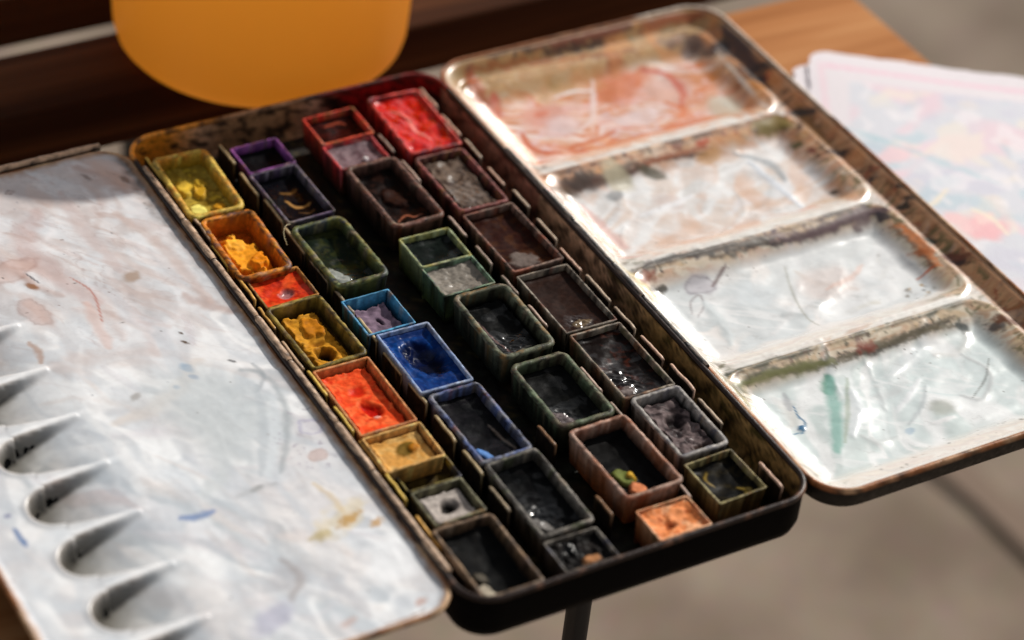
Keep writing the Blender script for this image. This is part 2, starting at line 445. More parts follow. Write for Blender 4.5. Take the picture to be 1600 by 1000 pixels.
def pal_paint(X, Y, Z):
    p = Paint(X, Y, (232, 231, 231), .36)
    far = ss(-120, 0, Y)
    p.marble(34, [(218, 216, 219), (240, 241, 244), (206, 192, 188), (232, 230, 232), (196, 176, 170), (224, 216, 214), (244, 244, 246)], .8, 1201, 1.3, (1, 2.4), .5, .45 + .5 * far, 1.0, .12, .2, (150, 116, 104), .22)
    p.marble(40, [(198, 204, 210), (230, 233, 237), (212, 217, 222), (247, 249, 250), (196, 204, 210), (230, 232, 236), (216, 208, 210)], .85, 1211, 1.4, (1, 1.7), .35, 1 - .75 * far, .95, .15, .15, (140, 142, 150), .22)
    for k_ in range(95):                     # broad wiped brush smears, mostly along the length of the flap
        cx = rng.uniform(-64, -8); cy = rng.uniform(-198, 6); aa = math.radians(-62 + rng.gauss(0, 24)); ll = rng.uniform(5, 18)
        if cy > -70: cc_ = rng.choice([(240, 236, 236), (206, 186, 180), (226, 218, 216), (190, 166, 158), (236, 234, 236), (214, 200, 198)])
        else: cc_ = rng.choice([(248, 249, 250), (240, 242, 244), (206, 210, 216), (222, 218, 222), (196, 202, 206), (250, 250, 250), (228, 220, 216)])
        b_ = rng.uniform(-.7, .7)
        p.stroke([(cx - ll * math.cos(aa), cy - ll * math.sin(aa)), (cx + rng.uniform(-2, 2), cy + rng.uniform(-2, 2)), (cx + ll * math.cos(aa + b_), cy + ll * math.sin(aa + b_))], rng.uniform(1.2, 4.5), cc_, rng.uniform(.3, .75), 1500 + k_, rag=.45, soft=.95, rough=rng.choice([.16, .3, .4]), h=rng.choice([0, .08, .15]))
    # pinkish washes towards the far end, cool grey-white towards the near end
    p.wash(26, (205, 186, 178), -.15, .35, .75, 21, 2.2, (1, 2.2), mask=.35 + .65 * far, rot=.55)
    p.wash(18, (196, 204, 212), -.1, .35, .5, 41, 2.0, (1, 2.0), mask=1 - .5 * far, rot=.2)
    p.wash(7, (186, 160, 150), .12, .42, .5, 61, 2.5, (1, 3.2), mask=far, rot=.6)
    p.rings(22, (150, 120, 112), .35, 71, .03, mask=.25 + .75 * far, rot=.4, stretch=(1, 2))
    p.rings(13, (160, 142, 138), .22, 75, .03, mask=.3 + .7 * far, rot=.5, stretch=(1, 2.2))
    p.rings(9, (128, 128, 136), .12, 78, .02, rot=.2)
    T = lambda *q: [at(*k) for k in q]
    # broad brush marks
    p.stroke(T((55, 330), (40, 385), (90, 430), (150, 470)), 6, (196, 166, 160), .5, 1)
    p.stroke(T((95, 300), (125, 350), (190, 420)), 3.5, (206, 188, 184), .6, 2)
    p.stroke(T((180, 330), (250, 380), (330, 470)), 3, (194, 170, 160), .5, 3)
    p.blob(at(20, 420), 9, 5, .4, (206, 168, 154), .55, seed=4, edge=.3, ecol=(150, 96, 78))
    p.blob(at(55, 485), 4, 8, .2, (200, 158, 142), .5, seed=5, edge=.3, ecol=(140, 96, 80))
    p.stroke(T((135, 470), (150, 500), (170, 540)), 3, (220, 190, 180), .6, 6)
    p.stroke(T((110, 430), (145, 455), (160, 500)), .5, (188, 120, 104), .8, 7)
    p.blob(at(205, 430), 3.2, 2.6, .3, (160, 130, 104), .75, seed=8)
    p.blob(at(50, 445), 2.6, 1.2, 2.2, (150, 98, 52), .9, seed=9)
    p.stroke(T((40, 425), (62, 440)), .5, (80, 78, 84), .9, 10)
    p.stroke(T((45, 530), (60, 545), (64, 562)), 1.6, (188, 156, 138), .8, 11)
    p.stroke(T((180, 660), (230, 640), (285, 600), (310, 560)), 4, (222, 210, 200), .6, 12)
    p.blob(at(212, 618), 2.2, 1.4, .5, (142, 128, 116), .75, seed=14)
    p.blob(at(292, 572), 2.8, 1.7, 2.0, (128, 160, 190), .8, seed=15)
    p.blob(at(303, 586), 1.9, 1.1, 2.3, (66, 112, 160), .95, seed=16)
    p.blob(at(276, 602), 1.3, 1.0, 2.0, (122, 158, 192), .8, seed=17)
    p.stroke(T((282, 808), (305, 806), (335, 797)), 2.0, (118, 142, 186), .85, 18)
    p.stroke(T((22, 822), (32, 838), (42, 850)), 1.3, (84, 118, 168), .9, 19)
    p.blob(at(12, 803), 1.2, .9, 0, (120, 124, 160), .8, seed=20)
    p.blob(at(283, 518), .8, .5, 2, (80, 58, 34), 1, seed=21)
    p.blob(at(289, 532), 1.5, .6, 2.2, (84, 60, 34), 1, seed=22)
    p.stroke(T((358, 560), (368, 563)), .8, (72, 72, 74), .9, 23)
    # grey film with brush loops, right of centre
    p.blob(at(335, 640), 18, 26, .35, (200, 206, 208), .8, soft=.6, seed=24)
    p.stroke(T((375, 575), (405, 580), (430, 600), (447, 640), (448, 690), (438, 735)), 2.0, (160, 168, 172), .65, 25, rag=.25, soft=1.0)
    p.stroke(T((395, 565), (412, 585), (402, 610)), 1.3, (150, 158, 164), .6, 26, rag=.25, soft=1.0)
    p.stroke(T((425, 620), (428, 680), (420, 740)), 3.0, (216, 222, 226), .8, 28)
    p.stroke(T((400, 600), (412, 660), (408, 740)), 2.2, (190, 197, 202), .7, 29)
    p.stroke(T((300, 600), (340, 650), (350, 720), (320, 770)), 5, (206, 211, 213), .7, 30)
    p.blob(at(402, 760), 2.5, 1.0, .3, (140, 142, 140), .8, seed=31)
    p.stroke(T((370, 775), (400, 762), (430, 752)), 2.0, (176, 178, 180), .5, 32, soft=1.0)
    p.rings(6, (150, 140, 156), .7, 87, .05, mask=(np.hypot(X - at(490, 680)[0], Y - at(490, 680)[1]) < 13).astype(float))
    p.blob(at(498, 708), 3.4, 2.4, .2, (206, 184, 178), .8, seed=33, edge=.7, ecol=(180, 146, 134))
    p.blob(at(485, 665), 3.5, 4, .2, (218, 216, 224), .5, seed=34, edge=.6, ecol=(164, 160, 190))
    # ochre splash
    p.blob(at(535, 805), 9, 5, .6, (222, 208, 178), .7, seed=35, rag=.9)
    p.blob(at(545, 808), 4.5, 2.0, .4, (190, 146, 70), .9, seed=36, rag=.9)
    p.blob(at(590, 812), 2.4, 1.5, .4, (198, 150, 76), .8, seed=136, rag=.9)
    p.blob(at(500, 835), 3.4, 2.0, .4, (186, 168, 116), .8, seed=37, rag=.9)
    p.stroke(T((490, 752), (520, 775), (540, 800)), 1.6, (214, 190, 146), .6, 38, soft=1.0)
    # bluish and brown greys near the front
    p.blob(at(425, 965), 9, 4, .5, (176, 176, 196), .7, seed=39)
    p.blob(at(450, 900), 7, 5, .5, (186, 186, 190), .7, seed=40)
    p.stroke(T((440, 870), (470, 900), (455, 935)), 2.0, (166, 158, 156), .6, 41)
    p.stroke(T((510, 905), (550, 930), (575, 960)), 3.2, (196, 196, 200), .7, 42)
    p.blob(at(620, 870), 13, 8, .6, (244, 246, 248), .8, seed=43)  # sunlit patch painted into the white enamel
    p.blob(at(658, 937), 2.2, 1.3, .3, (192, 158, 146), .8, seed=44)
    p.blob(at(545, 970), 3.2, 1.3, .3, (200, 168, 156), .6, seed=45)
    p.stroke(T((600, 975), (640, 962), (665, 950)), .6, (120, 84, 60), .9, 46)
    # stained far-right corner along the hinge
    dh = LX1 - X
    p.mix((1 - ss(0, 5.5, dh + 3.5 * fbm(X / 4, Y / 6, 81, 4))) * (ss(-75, -5, Y) * .9 + .1), (62, 54, 52), .5)
    p.mix((1 - ss(0, 2.2, dh + 1.5 * fbm(X / 2, Y / 4, 83, 3))) * .7, (112, 90, 78), .5)
    p.blob(at(195, 278), 2.6, 1.3, 1.8, (92, 84, 84), .8, seed=47)
    p.blob(at(135, 275), 2.6, .9, 1.9, (128, 112, 108), .8, seed=48)
    p.blob(at(15, 298), 1.6, 1.1, 0, (170, 146, 138), .5, seed=49, edge=.9, ecol=(112, 88, 82))
    # residue in the wells, plus shade painted on far walls and deep ends
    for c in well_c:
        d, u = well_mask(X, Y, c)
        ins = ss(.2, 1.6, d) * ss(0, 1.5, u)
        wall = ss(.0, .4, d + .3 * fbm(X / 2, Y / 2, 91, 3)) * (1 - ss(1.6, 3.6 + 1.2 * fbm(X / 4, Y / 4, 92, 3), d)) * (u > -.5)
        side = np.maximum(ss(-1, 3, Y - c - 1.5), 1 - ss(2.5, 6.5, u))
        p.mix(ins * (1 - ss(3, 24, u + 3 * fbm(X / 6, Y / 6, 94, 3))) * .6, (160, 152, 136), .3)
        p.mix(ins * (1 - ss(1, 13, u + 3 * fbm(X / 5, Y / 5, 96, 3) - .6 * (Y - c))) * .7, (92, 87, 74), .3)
        p.mix(wall * side * (1 - ss(12, 27, u)) * .8, (58, 52, 40), .35)  # shadow crescent painted dark along the far wall and rounded end
        p.mix(np.exp(-((d + .1) / .45) ** 2) * (u > -1) * (1 - ss(8, 24, u)) * .6, (128, 96, 46))
        p.mix(np.exp(-((d + 1.2) / .8) ** 2) * (u > -1) * (1 - ss(18, 28, u)) * .7, (246, 246, 246), .2)  # bright highlight painted along the well edges
    p.blob((-84.5, -131.0), 2.2, 1.6, .4, (214, 190, 110), .9, seed=95)
    p.mix((1 - ss(.4, 2.0, sd_rr(X, Y, LX0, LX1, LY0, LY1, 10) + .9 * fbm(X / 3, Y / 3, 97, 3))) * .75, (176, 128, 84), .45)
    p.specks(150, (LX0, LX1), (LY0, LY1), .12, .38, [(70, 60, 56), (120, 90, 80), (90, 96, 110)], 5, keep=lambda x, y: .25 + .75 * (y > -70))
    return p
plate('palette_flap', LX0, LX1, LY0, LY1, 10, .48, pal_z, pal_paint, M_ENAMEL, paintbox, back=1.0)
P_, N_ = dense_path(LX0, LX1, LY0, LY1, 10, 3)
V, F = loft(P_, N_, tube_prof(.75, 8, -.35), True)
pr = worn(V, [(150, 96, 56), (70, 44, 30), (206, 168, 128)], 9, 5, .4)
o_ = obj('palette_rim', V, F, M_TIN, paintbox, col=rgba(pr))
# rolled tin edge lying along the far side of the flap
def box(x0, x1, y0, y1, z0, z1, bev=.25):
    V = []; 
    for z, i in ((z0, bev), (z0 + bev, 0), (z1 - bev, 0), (z1, bev)):
        V += [(x0 + i, y0 + i, z), (x1 - i, y0 + i, z), (x1 - i, y1 - i, z), (x0 + i, y1 - i, z)]
    F = []
    for r in range(3):
        for k in range(4):
            j = (k + 1) % 4; F.append([r * 4 + k, r * 4 + j, r * 4 + 4 + j, r * 4 + 4 + k])
    F.append([3, 2, 1, 0]); F.append([12, 13, 14, 15])
    return np.array(V, float), F
nn = 90; V = []; F = []
for i in range(nn + 1):
    x = LX0 + 5 + (LX1 - 5.8 - LX0 - 5) * i / nn
    for k in range(10):
        a = 2 * math.pi * k / 10; rr = 1.3 + .12 * math.sin(i * .9) * math.sin(i * .37)
        V.append((x, 13.2 + rr * math.cos(a), .2 + rr * math.sin(a)))
for i in range(nn):
    for k in range(10):
        j = (k + 1) % 10; F.append([i * 10 + j, i * 10 + k, (i + 1) * 10 + k, (i + 1) * 10 + j])
F.append(list(range(10))[::-1]); F.append([nn * 10 + k for k in range(10)])
V = np.array(V); pr = Paint(V[:, 0], V[:, 1], (34, 24, 18), .4); pr.mix(ss(.7, 1.1, V[:, 2] + .5 * fbm(V[:, 0] / 5, V[:, 1], 4, 3)), (206, 168, 136), .35)
obj('rolled_edge', V, F, M_TIN, paintbox, col=rgba(pr))

# ---- right lid with four deep mixing wells
RX0, RX1, RY0, RY1 = 103.0, 207.5, -208.5, 13.8
WELLS = [(107, 199.2, -43.2, 5.0), (107, 199.2, -95.2, -47.2), (107, 199.2, -146.6, -99.2), (107, 199.2, -202.5, -150.6)]
def lid_z(X, Y):
    d = sd_rr(X, Y, RX0, RX1, RY0, RY1, 11)
    z = -3.9 * ss(.3, 6.0, d)
    for k, (a, b_, c, e_) in enumerate(WELLS):
        q = sd_rr(X, Y, a, b_, c, e_, 7)
        z = z - 4.3 * ss(-.3, 9.5, q)
        z = z + .45 * np.exp(-((q + .6) / .9) ** 2) * ss(4, 7, d)
        z = z + .5 * ss(5, 9, q) * fbm(X / 14, Y / 9, 13 + k, 2)
    z = z + .05 * fbm(X / 4, Y / 4, 17, 2)
    return z
def lid_paint(X, Y, Z):
    p = Paint(X, Y, (236, 234, 230), .32)
    d = sd_rr(X, Y, RX0, RX1, RY0, RY1, 11)
    slope = np.zeros(len(X)); floor = np.zeros(len(X)); facing = np.zeros(len(X)); ridge = np.ones(len(X))
    for a, b_, c, e_ in WELLS:
        q = sd_rr(X, Y, a, b_, c, e_, 7)
        floor += ss(6.5, 10.5, q); slope += ss(-.5, .5, q) * (1 - ss(7, 12, q))
        n_ = 1 - ss(4, 15, np.minimum(e_ - Y, (b_ - X) * 1.3) + 2 * fbm(X / 6, Y / 6, 7, 3))
        facing = np.maximum(facing, n_ * (q > -1))
        ridge *= (q < -.1)
    near = ss(-100, -200, Y); farw = ss(-95, -20, Y)
    n1 = .6 + .5 * fbm(X / 14, Y / 14, 301, 4)
    fm_ = facing * (.75 + .2 * farw) * (1 - floor * .45) * (.8 + .3 * fbm(X / 14, Y / 14, 301, 3))  # tan stains together with shade painted on the far and right walls
    p.mix(fm_ * ss(-130, -70, Y), (222, 146, 74), .3); p.mix(fm_ * (1 - ss(-130, -70, Y)), (212, 178, 126), .3)
    p.mix(facing * ss(.05, .4, fbm(X / 9, Y / 7, 305, 4)) * .4, (160, 140, 90), .4)
    # outer band
    band = (1 - ss(5.0, 8.2, d)) * ((X > 185) | (Y > -3))
    p.mix(band * .9, (200, 136, 78), .4)
    p.wash(10, (136, 74, 30), .0, .3, .8, 311, 1.6, mask=band)
    p.wash(11, (52, 34, 24), .2, .36, .9, 317, 1.4, mask=band * (.7 + .3 * (Y > -20)))
    p.mix(band * (Y > 0) * ss(-.45, .1, fbm(X / 9, Y / 4, 318, 4)) * .85, (120, 56, 20), .4); p.mix(band * (Y > 1) * (X < 180) * ss(.0, .2, fbm(X / 7, Y / 2.5, 328, 4)) * .95, (36, 20, 12), .4)
    p.wash(5, (150, 52, 26), .25, .4, .8, 319, 1.4, mask=band)
    # floor films
    w_ = [ss(-45, -42, Y), ss(-97, -94, Y) * (1 - ss(-46, -43, Y)), ss(-148, -145, Y) * (1 - ss(-98, -95, Y)), 1 - ss(-150, -147, Y)]
    inn = ss(2.0, 8.0, np.max([sd_rr(X, Y, a, b_, c, e_, 7) for a, b_, c, e_ in WELLS], 0))
    p.marble(40, [(206, 170, 108), (242, 206, 168), (224, 112, 44), (244, 184, 146), (252, 232, 222), (230, 134, 76), (248, 214, 196), (214, 128, 54)], 1, 1301, 1.3, (1.3, 1), -.2, inn * w_[0], 1.25, .2, .12, (190, 84, 44), .16)
    p.marble(30, [(224, 206, 176), (246, 245, 244), (232, 230, 228), (255, 255, 255), (240, 226, 216), (250, 250, 252), (226, 226, 226)], .9, 1311, 1.2, (1.5, 1), .5, inn * w_[1], .9, .3, .12, (168, 150, 128), .16)
    p.marble(34, [(214, 206, 184), (244, 246, 247), (232, 236, 237), (252, 248, 245), (226, 232, 234), (248, 238, 232)], .9, 1321, 1.1, (1.6, 1), .3, inn * w_[2], .8, .25, .1, (170, 164, 150), .18)
    p.marble(28, [(206, 204, 184), (238, 246, 246), (220, 232, 232), (254, 255, 255), (214, 226, 224), (246, 251, 251)], .9, 1331, 1.3, (1, 2), -.3, inn * w_[3], .9, .4, .15, (150, 160, 150), .15)
    for k_ in range(34):                     # soft overlapping brush smears
        cx = rng.uniform(116, 190); wl_ = rng.choice([(-38, 0), (-88, -54), (-140, -106), (-194, -156)]); cy = rng.uniform(*wl_); aa = rng.gauss(.3, .6); ll = rng.uniform(6, 15)
        cc_ = rng.choice([(255, 255, 255), (250, 250, 250), (214, 216, 216), (226, 214, 204), (196, 200, 200), (240, 244, 246)])
        if cy > -42: cc_ = rng.choice([(250, 228, 220), (236, 160, 120), (246, 206, 190), (255, 240, 236)])
        p.stroke([(cx - ll * math.cos(aa), cy - ll * math.sin(aa)), (cx + rng.uniform(-3, 3), cy + rng.uniform(-3, 3)), (cx + ll * math.cos(aa + .5), cy + ll * math.sin(aa + .5))], rng.uniform(1.5, 4.5) * (1.9 if cy > -42 else 1), cc_, rng.uniform(.35, .75), 1400 + k_, rag=.4, soft=1.0, rough=.15, h=rng.choice([0, .2, .35]))
    # grime dried on the slopes and rims
    rimz = (1 - inn) * ss(1.2, 3, d)
    p.marble(9, [(226, 206, 170), (206, 166, 112), (232, 222, 200), (186, 116, 52), (226, 190, 136), (150, 104, 52), (220, 176, 116)], .7, 1341, 2.4, (2.2, 1), -.1, rimz * (.3 + .3 * (facing > .2)), .8, 0, .2, (96, 62, 36))
    crn = np.maximum(1 - ss(108, 128, X), ss(178, 194, X))
    p.wash(7, (132, 70, 32), .0, .3, .75, 1351, 2.0, (1.5, 1), mask=rimz * ss(-120, -30, Y) * (.35 + .65 * crn))
    p.wash(5, (52, 36, 26), .08, .3, .85, 1353, 2.0, (1.5, 1), mask=rimz * ss(-170, -30, Y) * crn)
    p.wash(5, (94, 92, 48), .1, .34, .75, 1355, 2.0, (1.5, 1), mask=rimz * (1 - ss(-90, -30, Y)) * crn)
    p.rings(14, (168, 166, 160), .3, 341, .03, mask=floor)
    p.wash(6, (252, 252, 252), .1, .35, .6, 343, 2.0, (1, 3.5), mask=floor, rot=.9)
    T = lambda z, *q: [at(k[0], k[1], z) for k in q]
    # --- well 1: orange and rose washes
    w1 = ss(-45, -42, Y)
    p.mix(w1 * floor * .2, (236, 190, 172), .25)
    p.wash(22, (228, 126, 58), -.05, .35, .6, 351, 2.0, mask=w1 * floor)
    p.wash(9, (240, 208, 208), .0, .3, .7, 357, 2.0, mask=w1 * floor)
    z = -10
    p.mix(w1 * ss(-12, 2, Y) * (1 - floor) * .55, (178, 146, 86), .3)
    p.blob(at(965, 145, z), 13, 9, .2, (222, 126, 78), .85, seed=360, rag=.5)
    p.blob(at(905, 150, z), 13, 6, .4, (216, 150, 90), .6, seed=361, rag=.5)
    p.blob(at(1040, 150, z), 10, 9, .2, (234, 190, 176), .9, seed=362)
    p.stroke(T(z, (1000, 118), (1040, 125), (1065, 150), (1062, 175)), 2.4, (214, 104, 78), .9, 363)
    p.stroke(T(z, (1040, 168), (1068, 178), (1062, 190)), 1.6, (232, 122, 66), .9, 364)
    p.blob(at(850, 190, z), 9, 8, .3, (232, 172, 158), .9, seed=365)
    p.blob(at(845, 185, z), 3.5, 2, .3, (222, 120, 92), .8, seed=366)
    p.stroke(T(z, (816, 218), (826, 236), (850, 247), (872, 246)), 2.0, (214, 104, 48), .95, 367)
    p.stroke(T(z, (890, 238), (930, 226), (960, 212)), 1.6, (218, 108, 44), .95, 368)
    p.stroke(T(z, (770, 165), (775, 195)), 3.5, (206, 86, 60), .8, 369)
    p.blob(at(880, 205, z), 8, 6, .3, (240, 216, 214), .8, seed=370)
    p.stroke(T(z, (865, 160), (895, 150), (925, 150)), 1.2, (250, 246, 246), .95, 371, h=.2)  # reflected highlight painted as a pale stroke
    p.stroke(T(z, (925, 135), (925, 190), (905, 212)), 1.6, (246, 226, 222), .85, 372, h=.25)
    p.blob(at(1000, 190, z), 10, 5, .1, (244, 222, 220), .85, seed=373)
    p.blob(at(1130, 175, z), 7, 8, .1, (212, 208, 188), .85, seed=374)
    p.blob(at(1182, 158, z), 4.5, 4.5, .4, (206, 136, 66), .9, seed=375, rag=.7)
    p.blob(at(1192, 150, z), 2.0, 1.6, .4, (194, 66, 30), .9, seed=376)
    p.blob(at(1095, 75, -6), 9, 5.5, .1, (92, 70, 68), .85, seed=377, rag=.9)
    p.blob(at(1050, 70, -6), 6, 3, .1, (120, 84, 66), .8, seed=378, rag=.9)
    p.blob(at(1120, 85, -6), 5, 3.2, .1, (62, 48, 50), .85, seed=379, rag=.9)
    p.stroke(T(-3, (760, 100), (820, 88), (880, 80), (960, 62)), 2.2, (62, 34, 18), .9, 380, rag=1.2)
    p.stroke(T(-4, (735, 118), (800, 105), (900, 92), (990, 78)), 2.4, (150, 84, 32), .8, 381, rag=1.2)
    p.stroke(T(-2, (1115, 50), (1150, 85), (1200, 130)), 3.0, (34, 26, 26), .92, 382, rag=.9)
    p.blob(at(960, 100, -6), 4, 3, .1, (140, 60, 24), .9, seed=383, rag=.8)
    p.stroke(T(-2, (1120, 70), (1165, 120), (1210, 170)), 1.2, (222, 212, 200), .8, 384)
    p.wash(16, (222, 148, 84), -.1, .3, .55, 391, 1.4, mask=ss(-97, -90, Y) * (1 - floor * .7)); p.wash(24, (232, 176, 132), -.05, .3, .5, 393, 1.2, mask=ss(-97, -90, Y) * (1 - w1) * floor)
    # --- dirt along the ridges
    for (yy, cols, s) in ((-45.2, [(60, 36, 24), (110, 66, 36), (150, 70, 40)], 1), (-97.2, [(44, 42, 40), (70, 52, 40), (80, 58, 70)], 2), (-148.6, [(50, 54, 34), (74, 70, 40), (92, 60, 40)], 3)):
        m_ = np.exp(-((Y - yy + 1.9 - 1.0 * fbm(X / 8, Y / 8, 400 + s, 3)) / 1.35) ** 2) * (X < 197) * (.45 + .55 * ss(-.1, .3, fbm(X / 22, Y / 60, 405 + s, 2)))
        p.mix(m_ * ss(-.4, .08, fbm(X / 6, Y / 3, 410 + s, 4)) * .95, cols[0], .4)
        p.mix(m_ * ss(.0, .25, fbm(X / 4, Y / 3, 420 + s, 4)) * .7, cols[1], .4)
        p.specks(48, (RX0 + 3, 197), (yy - 4.2, yy - .8), .25, 1.0, cols, 430 + s, amt=.95, ecc=2.2)
        p.specks(60, (RX0 + 3, 197), (yy - 12, yy), .1, .32, cols, 440 + s, amt=.95)
        t_ = np.exp(-((Y - yy - .3) / .9) ** 2) * (X < 197)
        p.mix(t_ * (.3 + .7 * ss(-.2, .2, fbm(X / 12, Y / 60, 470 + s, 3))) * (.75 + .4 * fbm(X / 10, Y / 5, 450 + s, 3)), (238, 236, 230), .15)
        p.wash(6, (196, 150, 116), .1, .35, .6, 455 + s, 1.2, (3, 1), mask=t_)
    # crusts dried under the dividers and in the corners
    for q_, w2, c2, n_ in ((((872, 292), (905, 284), (950, 272), (1005, 258)), 2.2, (52, 32, 22), 1), (((1000, 258), (1050, 246), (1110, 232)), 1.0, (92, 52, 30), 2),
                     (((1180, 208), (1215, 196), (1235, 200)), 2.4, (84, 72, 36), 3), (((1005, 425), (1050, 414), (1130, 398), (1210, 380)), 1.5, (44, 40, 36), 4),
                     (((1210, 380), (1280, 362), (1345, 342), (1385, 336)), 2.0, (58, 44, 46), 5), (((1145, 606), (1190, 592), (1250, 578), (1310, 560)), 1.5, (66, 66, 38), 6),
                     (((1310, 560), (1370, 540), (1430, 520), (1490, 502)), 1.3, (58, 52, 38), 7), (((1340, 548), (1352, 545), (1366, 541)), 1.4, (78, 36, 24), 8),
                     (((735, 125), (745, 150), (770, 175)), 2.6, (96, 50, 24), 9), (((1130, 62), (1160, 95), (1185, 125)), 2.6, (40, 28, 26), 10), (((700, 118), (760, 102), (830, 88)), 1.8, (46, 26, 16), 11), (((830, 92), (900, 78), (980, 62)), 1.9, (70, 34, 16), 12), (((1000, 60), (1050, 48), (1100, 40)), 1.6, (96, 52, 26), 13), (((835, 285), (880, 300), (915, 330)), 2.0, (110, 74, 44), 14), (((955, 425), (1000, 450), (1030, 480)), 1.6, (120, 110, 78), 15), (((1120, 600), (1150, 625), (1180, 660)), 1.5, (104, 100, 56), 16), (((1240, 185), (1262, 205), (1290, 235)), 1.6, (90, 62, 30), 17), (((1400, 355), (1430, 385), (1465, 420)), 1.8, (128, 76, 40), 18)):
        for rep in range(4):
            p.stroke([at(a_ + rng.uniform(-6, 6), b3 - 7 + rng.uniform(-4, 5), -4.2) for a_, b3 in q_], w2 * rng.uniform(.7, 1.5), c2 if rep < 2 else [c * 1.8 for c in c2], .75, 1700 + n_ * 5 + rep, rag=.9, soft=.95, rough=.4, h=.1)
    # hinge side: greyish scuffed enamel
    hs = 1 - ss(1, 8, X - RX0 + 3 * fbm(X / 3, Y / 8, 461, 4))
    p.mix(hs * .6, (186, 172, 146), .35)
    p.wash(4, (98, 84, 52), .12, .32, .8, 463, 1.4, mask=hs * (Y < -60))
    p.wash(4, (170, 84, 44), .12, .32, .8, 465, 1.4, mask=hs * (Y > -75))
    p.blob(at(880, 295, -3), 6, 4.5, .1, (108, 84, 60), .85, seed=466, rag=.9)
    p.blob(at(910, 275, -4), 5, 3, .1, (66, 46, 34), .9, seed=467, rag=.9)
    p.blob(at(858, 305, -3), 1.6, 1.1, .1, (222, 96, 66), .9, seed=468)
    p.blob(at(1010, 430, -4), 3.8, 2.2, .1, (140, 72, 44), .9, seed=469, rag=.8)
    p.blob(at(1030, 445, -5), 3.4, 1.8, .1, (66, 60, 46), .9, seed=470, rag=.8)
    p.blob(at(1150, 610, -4), 4, 2.6, .1, (84, 80, 44), .85, seed=471, rag=.9)
    # --- well 2
    z = -10
    p.blob(at(1020, 265, -6), 5.5, 2.4, 2.5, (92, 88, 66), .85, seed=480)
    p.blob(at(965, 275, -6), 5, 7, .1, (206, 196, 164), .7, seed=481)
    p.blob(at(960, 315, z), 3.5, 3, .1, (160, 164, 166), .8, seed=482)
    p.blob(at(1110, 240, -6), 6, 3, .1, (214, 158, 92), .7, seed=483)
    p.blob(at(1097, 224, -5), 3.4, 1.3, .1, (190, 76, 36), .9, seed=484)
    p.blob(at(1058, 232, -5), 2.6, 1.5, .1, (136, 76, 50), .85, seed=485)
    p.stroke(T(z, (910, 330), (935, 360), (975, 395)), 3.5, (236, 200, 192), .9, 486)
    p.stroke(T(-8, (925, 375), (965, 405), (1000, 410)), 1.6, (206, 120, 96), .85, 487)
    p.blob(at(1045, 322, z), 4.5, 6, .7, (222, 204, 196), .8, seed=488)
    p.stroke(T(z, (1000, 345), (1045, 330), (1080, 312)), 2.2, (248, 248, 250), .9, 489, h=.3)
    p.stroke(T(z, (1150, 250), (1200, 262), (1225, 290)), 2.8, (176, 182, 186), .8, 490, h=.3)
    p.stroke(T(z, (1170, 262), (1215, 300), (1250, 330)), 2.4, (232, 238, 246), .9, 491, h=.35)
    p.blob(at(1260, 332, -8), 4.6, 1.5, .1, (226, 140, 104), .85, seed=492)
    p.blob(at(1245, 222, -5), 2.6, 1.6, 2.3, (88, 92, 48), .85, seed=493, rag=.8)
    p.blob(at(1270, 235, -5), 2.0, 1.5, 2.3, (130, 66, 52), .85, seed=494, rag=.8)
    p.blob(at(1195, 200, -5), 4, 3, 2.3, (130, 112, 54), .8, seed=495, rag=.8)
    p.blob(at(1305, 290, -5), 2.4, 1.1, 2.3, (78, 60, 36), .9, seed=496, rag=.8)
    # --- well 3
    p.blob(at(1095, 448, -8), 5.5, 4.5, .1, (196, 190, 196), .8, seed=500, edge=.5, ecol=(130, 118, 130))
    p.stroke(T(-8, (1112, 448), (1124, 432), (1133, 420)), .9, (128, 108, 106), .9, 501)
    p.stroke(T(z, (1080, 500), (1078, 480), (1092, 470), (1098, 488), (1088, 505)), .5, (160, 150, 152), .8, 502)
    p.blob(at(1180, 470, z), 8, 7, .1, (226, 233, 236), .8, seed=503)
    p.stroke(T(z, (1100, 480), (1130, 520), (1140, 545)), 3, (222, 230, 232), .8, 504, h=.25)
    p.blob(at(1290, 450, z), 12, 9, .1, (240, 226, 220), .7, seed=505)
    p.stroke(T(z, (1290, 460), (1330, 440), (1345, 420)), 1.5, (238, 204, 190), .7, 506)
    p.stroke(T(z, (1225, 425), (1235, 460), (1255, 500), (1280, 518)), .7, (186, 186, 176), .8, 507)
    p.blob(at(1440, 395, -5), 3.6, 1.6, 2.4, (180, 98, 44), .85, seed=508, rag=.8)
    p.stroke(T(-6, (1435, 428), (1458, 420)), .7, (206, 96, 44), .95, 509)
    p.specks(14, (at(1430, 450, -7)[0] - 4, at(1430, 450, -7)[0] + 6), (at(1440, 450, -7)[1] - 4, at(1440, 450, -7)[1] + 3), .4, 1.1, [(52, 48, 36), (96, 72, 34), (180, 140, 60)], 510)
    p.blob(at(1380, 340, -5), 3, 1.8, 2.4, (50, 42, 52), .9, seed=511, rag=.8)
    p.blob(at(1345, 345, -5), 5, 2.2, .2, (106, 84, 88), .8, seed=512, rag=.8)
    # --- well 4
    p.mix(ss(-150, -155, Y) * floor * .15, (222, 236, 238), .13)
    p.stroke(T(-8, (1292, 590), (1294, 615)), 3.1, (78, 152, 126), .9, 520, rag=.4)
    p.stroke(T(z, (1294, 600), (1302, 650), (1308, 715)), 3.4, (140, 190, 178), .85, 521, rag=.3)
    p.stroke(T(z, (1322, 600), (1322, 660), (1318, 700)), 1.2, (168, 182, 158), .6, 522)
    p.blob(at(1251, 677, z), 1.5, 1.2, .3, (52, 112, 154), 1, seed=523, h=.3)
    p.stroke(T(z, (1238, 640), (1246, 658), (1256, 668), (1254, 682), (1238, 686)), .55, (70, 124, 160), .95, 524)
